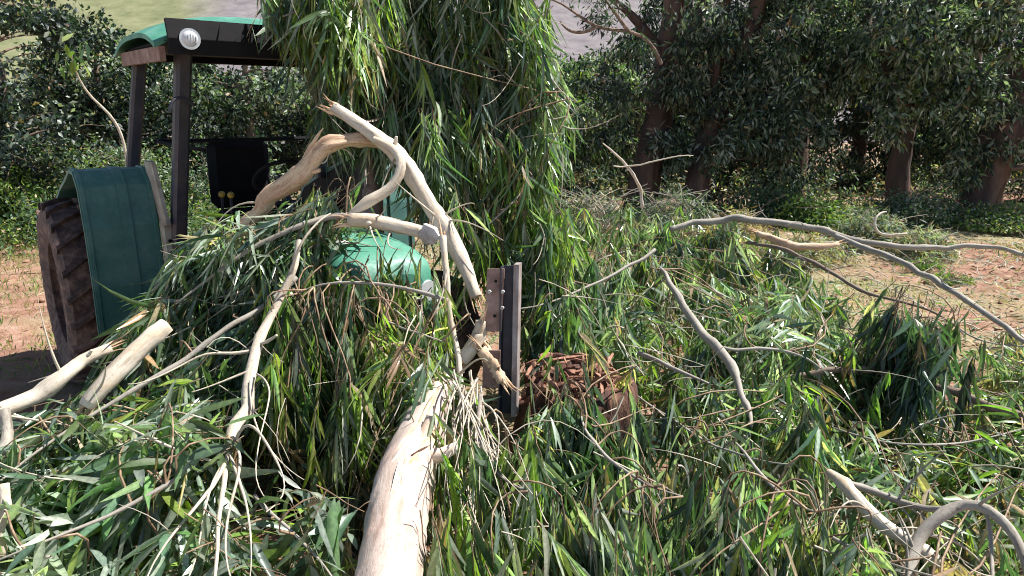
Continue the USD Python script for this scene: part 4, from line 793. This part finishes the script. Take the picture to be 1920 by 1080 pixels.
log('bare_branch', 'pale thick branch sloping down right in the lower right, left of the arch', 'branch', pts((1555, 885, 3.35), (1600, 925, 3.15), (1650, 975, 2.95), (1700, 1010, 2.85), (1760, 1060, 2.7)), [.03, .036, .038, .034, .03], 'pale', 45, 12, .07, (5, 0), 2)
log('bare_branch', 'thin grey brown branch running from the pale one to the arch', 'branch', pts((1590, 905, 3.3), (1650, 925, 3.25), (1700, 942, 3.15), (1755, 952, 3.05), (1800, 950, 3.0)), [.02, .02, .019, .017, .014], 'grey', 46, 10, .07, (3, 0), 2)
log('arching_branch', 'smooth grey branch bent in an arch in the bottom right corner', 'branch', pts((1690, 1120, 2.6), (1712, 1040, 2.75), (1750, 975, 2.85), (1815, 948, 2.85), (1870, 968, 2.75), (1915, 1030, 2.6), (1950, 1120, 2.45)), [0.032, 0.033, 0.032, 0.027, 0.024, 0.022, 0.021], 'grey', 47, 14, .07, (0, 0), 2, n=40)
log('hanging_strip', 'narrow grey bark strip hanging beneath the arching branch', 'bark', pts((1848, 965, 2.78), (1858, 1010, 2.7), (1862, 1110, 2.5)), [.008, .009, .008], 'grey', 48, 7, .1)
log('hooked_twig', 'white twig bent at a right angle on the field beyond the grey limb', 'twig', pts((1700, 437, 9.6), (1650, 437, 9.7), (1641, 425, 9.75), (1643, 408, 9.8), (1662, 398, 9.9)), [.018, .02, .02, .018, .008], 'pale', 49, 8, .06)
log('bare_sapling', 'crooked bare white sapling in front of the dark undergrowth', 'sapling', pts((1205, 388, 12.0), (1203, 360, 12.0), (1190, 330, 12), (1165, 300, 12), (1130, 268, 12)), [.035, .03, .028, .02, .01], 'pale', 50, 8, .06)
log('bare_sapling', 'thin pale twig lying sideways across the crooked sapling', 'sapling', pts((1150, 312, 11.9), (1200, 308, 12), (1260, 295, 12), (1300, 292, 12.1)), [.012, .016, .012, .006], 'pale', 51, 8, .06)

# ------------------------------------------------------------------ trees, bushes, weeds
def crown_leaves(rng, cen, rad, per, L, W, weights, hang, tris=2, flatn=0.0):
    """Leaf clusters: per leaves about each centre, hanging."""
    n = len(cen); m = n * per
    o = nrm(rng.normal(0, 1, (m, 3))) * (rng.uniform(0, 1, (m, 1)) ** .45) * np.repeat(rad, per)[:, None] * [1, 1, .8]
    c = np.repeat(cen, per, 0) + o
    d = nrm(o / (np.repeat(rad, per)[:, None] + 1e-6) * .6 + np.array([0, 0, -1.0]) * hang + rng.normal(0, .55, (m, 3)))
    c[:, 2] = np.maximum(c[:, 2], .08)
    tint = np.where(rng.uniform(0, 1, (m, 1)) < .3, np.repeat(tints(rng, n, weights), per, 0), tints(rng, m, weights))
    ll = L * rng.uniform(.6, 1.3, m); ww = W * rng.uniform(.6, 1.3, m); nn = nrm(rng.normal(0, 1, (m, 3)) + np.array([0, 0, 1.0]) * flatn)
    if tris == 2: return flat(*leaves2(c, d, nn, ll, ww, tint))
    return flat(*leaves4(c, d, nn, ll, ww, rng.normal(0, .15, m), rng.uniform(0, .2, m), tint))
def tree(name, label, cat, x, y, seed, trunk, ells, n, per, L, W, weights, hang=.8, rad=(.22, .5), bark='trunk', group=None, shell=.55, sides=12, twigs=True):
    """trunk: list of (points relative to the base, radii); ells: (cx, cy, cz, rx, ry, rz) that hold the foliage."""
    rng = np.random.default_rng(seed); base = np.array([x, y, 0.0]); t = Thing(name, label, cat, base, group=group)
    tips = []
    for k, (p, r) in enumerate(trunk):
        c = spline(np.array(p, float), 5 * len(p)); part(t, 'trunk' if k == 0 else 'limb', tube(c, r, sides, seed + k, .13), M[bark], True); tips.append(c)
    al = np.concatenate(tips)
    vol = np.array([e[3] * e[4] * e[5] for e in ells]) ** (2 / 3.); cnt = np.maximum((vol / vol.sum() * n * 1.7).astype(int), 3); cen = []
    for e, c_ in zip(ells, cnt):
        u = nrm(rng.normal(0, 1, (c_, 3))) * (rng.uniform(shell ** 3, 1, (c_, 1)) ** (1 / 3.)); q = np.array(e[:3]) + u * np.array(e[3:])
        q = q + .25 * np.array(e[3:]) * np.stack([sn(q * .9 + 11 * k) for k in range(3)], 1)
        cen.append(q)
    cen = np.concatenate(cen); dens = sn(cen * .62 + seed); cen = cen[dens > np.quantile(dens, .36)]
    cen = cen[cen[:, 2] > .1]
    tw = []
    for q in cen[rng.permutation(len(cen))[:70]]:
        j = al[np.argmin(((al - q) ** 2).sum(1) + 2.0 * np.maximum(0, al[:, 2] - q[2]) + rng.uniform(0, .6, len(al)))]
        tw.append(tube(spline([j, (j + q) / 2 + [0, 0, .15], q], 6), [.03, .012, .004], 5, cap=False))
    if twigs: part(t, 'branches', join(tw), M['brown'], True, kind='stuff')
    v, f, tt = crown_leaves(rng, cen, rng.uniform(*rad, len(cen)) * .85, int(per * 1.3), L * 1.1, W * 1.5, weights, hang)
    p = define(numbered(t.path, 'crown'), v, f, M['far_leaf'], vnormals(v, f), tt); setd(p, kind='stuff')
    return t
def at(px, y):
    q = P(px, 400, y); return float(q[0]), float(y)
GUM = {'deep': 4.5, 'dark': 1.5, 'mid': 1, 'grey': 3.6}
R = 'tall gum trees along the far side'
x, y = at(1195, 17.5)
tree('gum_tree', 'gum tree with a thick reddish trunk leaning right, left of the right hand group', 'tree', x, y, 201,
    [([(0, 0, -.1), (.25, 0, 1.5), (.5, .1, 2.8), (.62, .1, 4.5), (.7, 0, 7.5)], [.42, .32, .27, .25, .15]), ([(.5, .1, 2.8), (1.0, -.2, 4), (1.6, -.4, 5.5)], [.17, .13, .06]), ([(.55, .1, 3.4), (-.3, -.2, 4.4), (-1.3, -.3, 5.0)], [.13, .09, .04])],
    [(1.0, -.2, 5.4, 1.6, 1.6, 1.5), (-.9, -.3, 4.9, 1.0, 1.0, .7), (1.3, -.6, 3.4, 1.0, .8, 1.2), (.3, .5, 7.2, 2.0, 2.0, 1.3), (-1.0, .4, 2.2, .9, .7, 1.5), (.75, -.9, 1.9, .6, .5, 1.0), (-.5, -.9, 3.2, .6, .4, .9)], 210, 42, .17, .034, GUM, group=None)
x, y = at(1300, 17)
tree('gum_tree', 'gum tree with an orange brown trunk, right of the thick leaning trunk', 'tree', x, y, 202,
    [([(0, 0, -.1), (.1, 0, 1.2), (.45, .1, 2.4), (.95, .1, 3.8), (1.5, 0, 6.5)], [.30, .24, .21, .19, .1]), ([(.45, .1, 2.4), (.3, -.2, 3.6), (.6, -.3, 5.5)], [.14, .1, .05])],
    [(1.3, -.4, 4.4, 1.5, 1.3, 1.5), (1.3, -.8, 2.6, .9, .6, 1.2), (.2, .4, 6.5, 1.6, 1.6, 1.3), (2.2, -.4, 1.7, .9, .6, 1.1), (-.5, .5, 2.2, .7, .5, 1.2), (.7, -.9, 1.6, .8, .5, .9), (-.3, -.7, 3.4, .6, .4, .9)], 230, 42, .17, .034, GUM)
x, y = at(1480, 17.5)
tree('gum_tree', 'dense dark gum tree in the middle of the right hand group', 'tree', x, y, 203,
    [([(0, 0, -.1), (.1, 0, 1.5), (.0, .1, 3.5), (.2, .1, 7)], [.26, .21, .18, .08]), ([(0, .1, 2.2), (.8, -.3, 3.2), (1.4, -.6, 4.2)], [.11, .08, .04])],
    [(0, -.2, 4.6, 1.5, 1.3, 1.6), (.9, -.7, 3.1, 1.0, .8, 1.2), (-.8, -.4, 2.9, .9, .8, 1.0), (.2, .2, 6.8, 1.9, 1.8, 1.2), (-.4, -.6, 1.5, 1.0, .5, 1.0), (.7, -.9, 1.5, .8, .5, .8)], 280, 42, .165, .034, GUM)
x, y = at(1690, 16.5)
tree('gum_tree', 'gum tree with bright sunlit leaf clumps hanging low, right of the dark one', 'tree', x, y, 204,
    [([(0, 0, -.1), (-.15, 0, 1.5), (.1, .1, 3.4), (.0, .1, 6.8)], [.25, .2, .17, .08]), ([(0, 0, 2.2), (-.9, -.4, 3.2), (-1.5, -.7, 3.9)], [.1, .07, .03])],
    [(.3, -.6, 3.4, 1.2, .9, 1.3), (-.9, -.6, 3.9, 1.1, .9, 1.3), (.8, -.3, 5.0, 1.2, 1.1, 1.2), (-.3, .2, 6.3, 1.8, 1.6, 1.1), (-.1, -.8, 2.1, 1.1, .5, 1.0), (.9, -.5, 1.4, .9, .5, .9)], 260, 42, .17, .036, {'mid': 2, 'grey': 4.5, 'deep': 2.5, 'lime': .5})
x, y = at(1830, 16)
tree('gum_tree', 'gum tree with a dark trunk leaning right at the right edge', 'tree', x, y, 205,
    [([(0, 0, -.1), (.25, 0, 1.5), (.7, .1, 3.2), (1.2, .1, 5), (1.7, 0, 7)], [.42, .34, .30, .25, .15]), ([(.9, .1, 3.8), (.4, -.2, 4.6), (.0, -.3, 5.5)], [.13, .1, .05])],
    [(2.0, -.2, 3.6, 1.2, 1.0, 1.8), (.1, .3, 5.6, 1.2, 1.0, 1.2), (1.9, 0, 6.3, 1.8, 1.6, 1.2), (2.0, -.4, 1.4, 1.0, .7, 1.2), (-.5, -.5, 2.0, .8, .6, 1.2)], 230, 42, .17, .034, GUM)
for k, (px, y, h, lab) in enumerate([(1120, 22, 4.0, 'light green tree in the gap left of the thick leaning trunk'), (1390, 22.5, 7, 'dark tree behind the orange brown trunk'), (1590, 23, 7, 'dark tree glimpsed behind the middle of the right hand group'), (1790, 22, 7, 'dark tree behind the trunk at the right edge'), (1990, 19, 7, 'dark tree cut off by the right edge'), (1270, 24, 6.5, 'dark tree filling the gap between the two leaning trunks'), (1690, 25, 7, 'dark tree filling the gap behind the sunlit gum leaves')]):
    x, y = at(px, y); s = h / 7.
    tree('background_tree', lab, 'tree', x, y, 220 + k, [([(0, 0, -.1), (.1, 0, 2 * s), (0, .1, 4 * s), (.1, 0, 6.5 * s)], [.22, .18, .14, .06])],
        [(0, 0, 4.8 * s, 2.2 * s, 1.6, 2.2 * s), (-.9, -.4, 2.6 * s, 1.4, 1.2, 1.5 * s), (1.0, -.3, 2.3 * s, 1.4, 1.2, 1.4 * s), (0, -.5, 1.2, 1.8, .9, 1.1)], 210, 36, .19, .045, {'lime': 1, 'mid': 3, 'grey': 1.5} if k == 0 else {'deep': 5, 'dark': 2, 'grey': 1.2})
# left and behind the tractor
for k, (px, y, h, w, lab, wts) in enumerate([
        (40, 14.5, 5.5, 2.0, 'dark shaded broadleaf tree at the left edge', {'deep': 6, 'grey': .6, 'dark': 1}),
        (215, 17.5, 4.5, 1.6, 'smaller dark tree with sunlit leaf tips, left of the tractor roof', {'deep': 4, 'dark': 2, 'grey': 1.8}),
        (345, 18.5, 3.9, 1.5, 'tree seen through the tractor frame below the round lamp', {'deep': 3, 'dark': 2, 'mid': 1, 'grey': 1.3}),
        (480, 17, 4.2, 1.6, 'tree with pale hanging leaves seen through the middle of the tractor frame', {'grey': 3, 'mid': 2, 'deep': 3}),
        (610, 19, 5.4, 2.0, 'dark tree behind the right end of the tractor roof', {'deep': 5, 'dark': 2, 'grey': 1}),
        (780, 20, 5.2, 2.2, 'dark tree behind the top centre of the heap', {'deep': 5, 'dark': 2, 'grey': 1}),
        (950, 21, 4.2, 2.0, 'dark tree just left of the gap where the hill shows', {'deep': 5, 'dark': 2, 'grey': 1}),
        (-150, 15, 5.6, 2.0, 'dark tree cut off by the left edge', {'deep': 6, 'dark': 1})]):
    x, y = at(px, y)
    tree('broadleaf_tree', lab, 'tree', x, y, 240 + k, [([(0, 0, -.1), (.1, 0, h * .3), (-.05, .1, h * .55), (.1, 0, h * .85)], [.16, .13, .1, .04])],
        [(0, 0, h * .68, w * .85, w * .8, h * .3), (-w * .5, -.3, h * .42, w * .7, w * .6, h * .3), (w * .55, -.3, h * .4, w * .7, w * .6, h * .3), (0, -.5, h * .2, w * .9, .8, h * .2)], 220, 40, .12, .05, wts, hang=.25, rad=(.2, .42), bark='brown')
def bush(name, label, cat, x, y, seed, w, d, h, n, per, L, W, weights, hang=.2, stems=14, bark='brown', rad=(.16, .32), z0=None):
    rng = np.random.default_rng(seed); base = np.array([x, y, 0.0]); t = Thing(name, label, cat, base)
    tw = [tube(spline([(rng.normal(0, w * .12), rng.normal(0, d * .12), -.03), (rng.normal(0, w * .3), rng.normal(0, d * .3), h * .5), (rng.normal(0, w * .45), rng.normal(0, d * .45), h * rng.uniform(.7, 1.05))], 7), [.02, .012, .003], 5) for k in range(stems)]
    part(t, 'stems', join(tw), M[bark], True, kind='stuff')
    u = nrm(rng.normal(0, 1, (n, 3))) * (rng.uniform(.2, 1, (n, 1)) ** .4); u[:, 2] = np.abs(u[:, 2]); cen = u * [w, d, h] * (1 + .3 * sn(u * 2.2 + seed))[:, None]
    v, f, tt = crown_leaves(rng, cen, rng.uniform(*rad, n), per, L, W, weights, hang)
    p = define(numbered(t.path, 'leaves'), v, f, M['far_leaf'], vnormals(v, f), tt); setd(p, kind='stuff')
for k, (px, y, w, h, lab, wts) in enumerate([
        (40, 13.5, 1.1, 1.6, 'yellow green bush at the left edge', {'lime': 5, 'mid': 2}),
        (150, 14, 1.2, 1.75, 'light green bush between the yellow one and the tractor fender', {'mid': 5, 'lime': 2, 'grey': 1.5}),
        (260, 14.5, 1.1, 1.9, 'pale green bush directly behind the tractor fender', {'mid': 4, 'grey': 3, 'lime': 1}),
        (400, 15, 1.2, 1.5, 'dark green bush seen low through the tractor frame', {'mid': 3, 'grey': 2, 'dark': 2}),
        (-60, 13, 1.1, 1.4, 'green bush cut off by the left edge', {'mid': 4, 'lime': 2}),
        (1545, 14.2, .9, .62, 'bright green weed clump at the foot of the trees', {'lime': 4, 'mid': 3}),
        (1890, 14.6, 1.1, .45, 'light green undergrowth at the right edge under the trees', {'mid': 3, 'lime': 2, 'grey': 1, 'dry': 1.5}),
        (1440, 15, .9, .8, 'dark green undergrowth left of the bright weed clump', {'mid': 4, 'dark': 2}),
        (1800, 9.6, .3, .16, 'small bright green weed on the red soil near the grey limbs', {'lime': 4, 'mid': 1}),
        (1740, 10.6, .35, .16, 'second small green weed on the red soil, farther off', {'lime': 3, 'mid': 2}),
        (1720, 15, 1.0, .7, 'grey green undergrowth beneath the sunlit gum leaves', {'grey': 3, 'dark': 2, 'mid': 2})]):
    x, y = at(px, y); sm = h < .2; bush('weed_clump' if sm else 'bush', lab, 'weeds' if sm else 'bush', x, y, 300 + k, w, w * .8, h, 36 if sm else 130, 22 if sm else 40, .06 if sm else .085, .018 if sm else .036, wts, rad=(.05, .1) if sm else (.16, .32))
for k, (px, y, w, h, lab, wts) in enumerate([
        (1255, 13.2, 1.0, .95, 'dark heap of cut brush behind the crooked bare sapling', {'dark': 4, 'grey': 1.5}),
        (1110, 13.0, 1.1, 1.0, 'shaded brush heap right of the hanging boughs', {'dark': 3, 'grey': 2, 'dry': .5}),
        (1630, 12.4, .7, .65, 'grey brush heap behind the white hooked twig', {'grey': 3, 'dark': 2, 'dry': 1}),
        (1740, 11.5, .55, .45, 'small dry brush heap right of the hooked twig', {'dry': 2, 'grey': 3}),
        (1380, 12.6, .7, .6, 'straw coloured dry weeds at the edge of the field', {'dry': 6, 'lime': .6}),
        (1500, 11.3, .8, .35, 'low dry brush behind the long grey limb', {'dry': 3, 'grey': 2, 'mid': 1})]):
    x, y = at(px, y); bush('brush_heap', lab, 'brush', x, y, 330 + k, w, w * .7, h, 90, 34, .15, .022, wts, hang=.55, stems=34, bark='dry', rad=(.14, .28))
# the dense wood behind the trees and the undergrowth at their feet: masses nobody could count
rng = np.random.default_rng(61)
def mass(name, label, cat, cen, rad, per, L, W, wts, hang):
    v, f, tt = crown_leaves(rng, cen, rad, per, L, W, wts, hang); p = define(numbered('/World', name), v, f, M['far_leaf'], vnormals(v, f), tt); setd(p, label, cat, None, 'stuff')
q = rng.uniform((-3, 25, .2), (22, 29, 6.8), (1500, 3)); q = q[(q[:, 2] < 5.8 + 1.4 * sn(np.c_[q[:, :1] * .7, q[:, 1:2] * 0, q[:, 1:2] * 0])) & ((q[:, 0] < -1) | (q[:, 0] > 3.6) | (q[:, 2] < 4.2))]
mass('far_wood', 'dark mass of woodland behind the gum trees on the right', 'wood', q, rng.uniform(.4, .8, len(q)), 46, .24, .08, {'deep': 6, 'dark': 1}, .5)
q = rng.uniform((-16, 22, .2), (-3, 26, 3.4), (700, 3))
mass('far_wood', 'dark mass of woodland behind the trees on the left', 'wood', q, rng.uniform(.4, .8, len(q)), 46, .22, .08, {'deep': 6, 'dark': 1}, .4)
q = np.c_[rng.uniform((-2, 15.2), (15, 24), (900, 2)), np.zeros(900)]; q = q[sn(q * .5 + 2) > -.25]; q[:, 2] = rng.uniform(.03, .7, len(q)) * np.clip((q[:, 1] - 14.8) / 3, .12, 1.2)
mass('undergrowth', 'dark undergrowth covering the ground beneath the gum trees', 'undergrowth', q, rng.uniform(.16, .4, len(q)), 40, .13, .045, {'deep': 3, 'dark': 3, 'mid': 1, 'grey': 1, 'dry': 1.2}, .2)
q = np.c_[rng.uniform((-14, 11.5), (-5, 15), (420, 2)), np.zeros(420)]; q[:, 2] = rng.uniform(.05, .7, len(q))
mass('undergrowth', 'low green brush behind the tractor wheel at the left', 'undergrowth', q, rng.uniform(.16, .36, len(q)), 42, .10, .04, {'mid': 4, 'lime': 2, 'dark': 1.5, 'dry': .5}, .2)
# arching sapling left of the cab
sp_ = Thing('leafy_sapling', 'thin arching sapling with a few bright leaves at its tip, left of the tractor', 'sapling', at(200, 10.5) + (0,))
sb_ = np.array(at(200, 10.5) + (0,)); c = spline([sb_, P(205, 215, 10.5), P(170, 180, 10.4), P(145, 140, 10.3), P(135, 105, 10.2)], 24)
part(sp_, 'stem', tube(c, [.025, .02, .016, .008], 7, 1, .05), M['dry'], True, off=sb_)
rng = np.random.default_rng(9); q = np.stack([P(a, b, 10.2) for a, b in rng.uniform((105, 75), (165, 125), (26, 2))]); d = nrm(rng.normal(0, .6, (26, 3)) + [0, 0, -.7])
v, f, tt = leaves4(q, d, nrm(rng.normal(0, 1, (26, 3))), rng.uniform(.12, .24, 26), rng.uniform(.04, .07, 26), rng.normal(0, .2, 26), rng.uniform(0, .2, 26), tints(rng, 26, {'lime': 2, 'mid': 2, 'grey': 1}))
for i in range(26): define(numbered(sp_.path, 'leaf'), v[i] - sb_, f, M['far_leaf'], vnormals(v[i], f), tt[i])
# dark bough of a tree reaching in at the top, against the hill
br = Thing('overhanging_branch', 'thin dark branch with small leaf tufts crossing the hillside at the top', 'branch', P(1240, 120, 15.5))
b_ = P(1240, 120, 15.5); mm = []
for q_ in ([(1240, 120, 15.5), (1180, 60, 15.2), (1120, 50, 15), (1060, 12, 14.8), (1000, 0, 14.6)], [(1180, 60, 15.2), (1150, 20, 15), (1120, -20, 15)], [(1120, 50, 15), (1075, 60, 15), (1050, 40, 15)]):
    part(br, 'limb', tube(spline(pts(*q_), 16), [.04, .03, .012], 7, 2, .1), M['brown'], True, off=b_)
rng = np.random.default_rng(14); cen = np.stack([P(a, b, 15.1) for a, b in [(1130, 25), (1145, 45), (1120, 5), (1080, -10), (1190, 75), (1160, 10), (1205, 95), (1135, -5)]])
v, f, tt = crown_leaves(rng, cen, np.full(len(cen), .28), 60, .14, .03, {'dark': 1}, .6); p = define(numbered(br.path, 'leaf_tufts'), v - b_, f, M['far_leaf'], vnormals(v, f), tt); setd(p, kind='stuff')

# ------------------------------------------------------------------ ground cover
rng = np.random.default_rng(31)
def scatter(n, x0, x1, y0, y1, test=None):
    a = rng.uniform((x0, y0), (x1, y1), (n, 2)); return a if test is None else a[test(a)]
def gz(a): return ground_z(a[:, 0], a[:, 1])
patch = lambda a: sn(np.c_[a * .45, np.zeros(len(a))] + 3)
def blades(a, L, W, weights, lean, name, label, cat=None):
    n = len(a); b = np.c_[a, gz(a) - .005]; d = nrm(rng.normal(0, lean, (n, 3)) + [0, 0, 1])
    v, f, tt = flat(*leaves4(b, d, nrm(rng.normal(0, 1, (n, 3)) * [1, 1, .2]), L * rng.uniform(.4, 1.3, n), W * rng.uniform(.6, 1.3, n), rng.normal(0, .25, n), rng.uniform(.0, .5, n), tints(rng, n, weights)))
    p = define(numbered('/World', name), v, f, M['grass'], vnormals(v, f), tt); setd(p, label, cat or 'grass', None, 'stuff')
a = scatter(60000, -12, 13, 6, 19); a = a[patch(a) + rng.normal(0, .16, len(a)) > .08]
blades(a, .13, .012, {'lime': 2, 'mid': 2, 'dry': 2}, .5, 'field_grass', 'short green and yellow grass growing in patches on the red field')
a = scatter(26000, -14, -3, 6, 15); a = a[rng.uniform(0, 1, len(a)) < np.clip((a[:, 1] - 5) / 5, .15, 1)]
blades(a, .14, .010, {'dry': 4, 'lime': 1.5, 'mid': .6}, .6, 'dry_grass', 'dry yellowish grass left of the tractor')
a = scatter(16000, -3, 9, 1.5, 13)
n = len(a); b = np.c_[a, gz(a) + rng.uniform(.004, .06, n)]; d = nrm(rng.normal(0, 1, (n, 3)) * [1, 1, .2])
v, f, tt = flat(*leaves4(b, d, nrm(rng.normal(0, .35, (n, 3)) + [0, 0, 1]), rng.uniform(.1, .2, n), rng.uniform(.012, .022, n), rng.normal(0, .2, n), rng.uniform(0, .05, n), tints(rng, n, {'dry': 3, 'grey': 3, 'mid': 2})))
p = define(numbered('/World', 'leaf_litter'), v, f, M['grass'], vnormals(v, f), tt); setd(p, 'fallen narrow leaves scattered on the soil around the heap', 'leaf litter', None, 'stuff')
a = scatter(2200, -12, 12, 3, 18); ico = trimesh.creation.icosphere(1, 1.0); iv, jf = np.array(ico.vertices), np.array(ico.faces); n = len(a); s = rng.gamma(2.0, .007, n) + .005
v = (iv[None] * (1 + .28 * rng.normal(0, 1, (n, len(iv), 1))) * s[:, None, None] * [1, 1, .65] + np.c_[a, gz(a) + s * .15][:, None]).reshape(-1, 3); f = (jf[None] + (np.arange(n) * len(iv))[:, None, None]).reshape(-1, 3)
cm = noisy('clod', [(.3, (.10, .045, .03)), (.55, (.24, .12, .075)), (.75, (.36, .22, .15))], 6, 6, .95, .6, .01, 40)
p = single('soil_clods', (v, f), cm, 'crumbs of red soil on the field', 'soil clods', 'stuff', True)
tws = []
for k in range(260):
    q = rng.uniform((-2, 2.2), (9, 12)); L = rng.uniform(.2, .9); th = rng.uniform(0, np.pi); e = np.array([math.cos(th), math.sin(th), 0]) * L
    b = np.array([q[0], q[1], float(ground_z(q[:1], q[1:2])[0]) + .03])
    tws.append(tube(spline([b, b + e * .5 + [rng.normal(0, .05), rng.normal(0, .05), rng.uniform(.02, .15)], b + e + [0, 0, rng.uniform(0, .12)]], 6), [.008, .006, .002], 4))
single('fallen_twigs', join(tws), M['dry'], 'thin fallen twigs strewn over the soil and leaves', 'twigs', 'stuff', True)
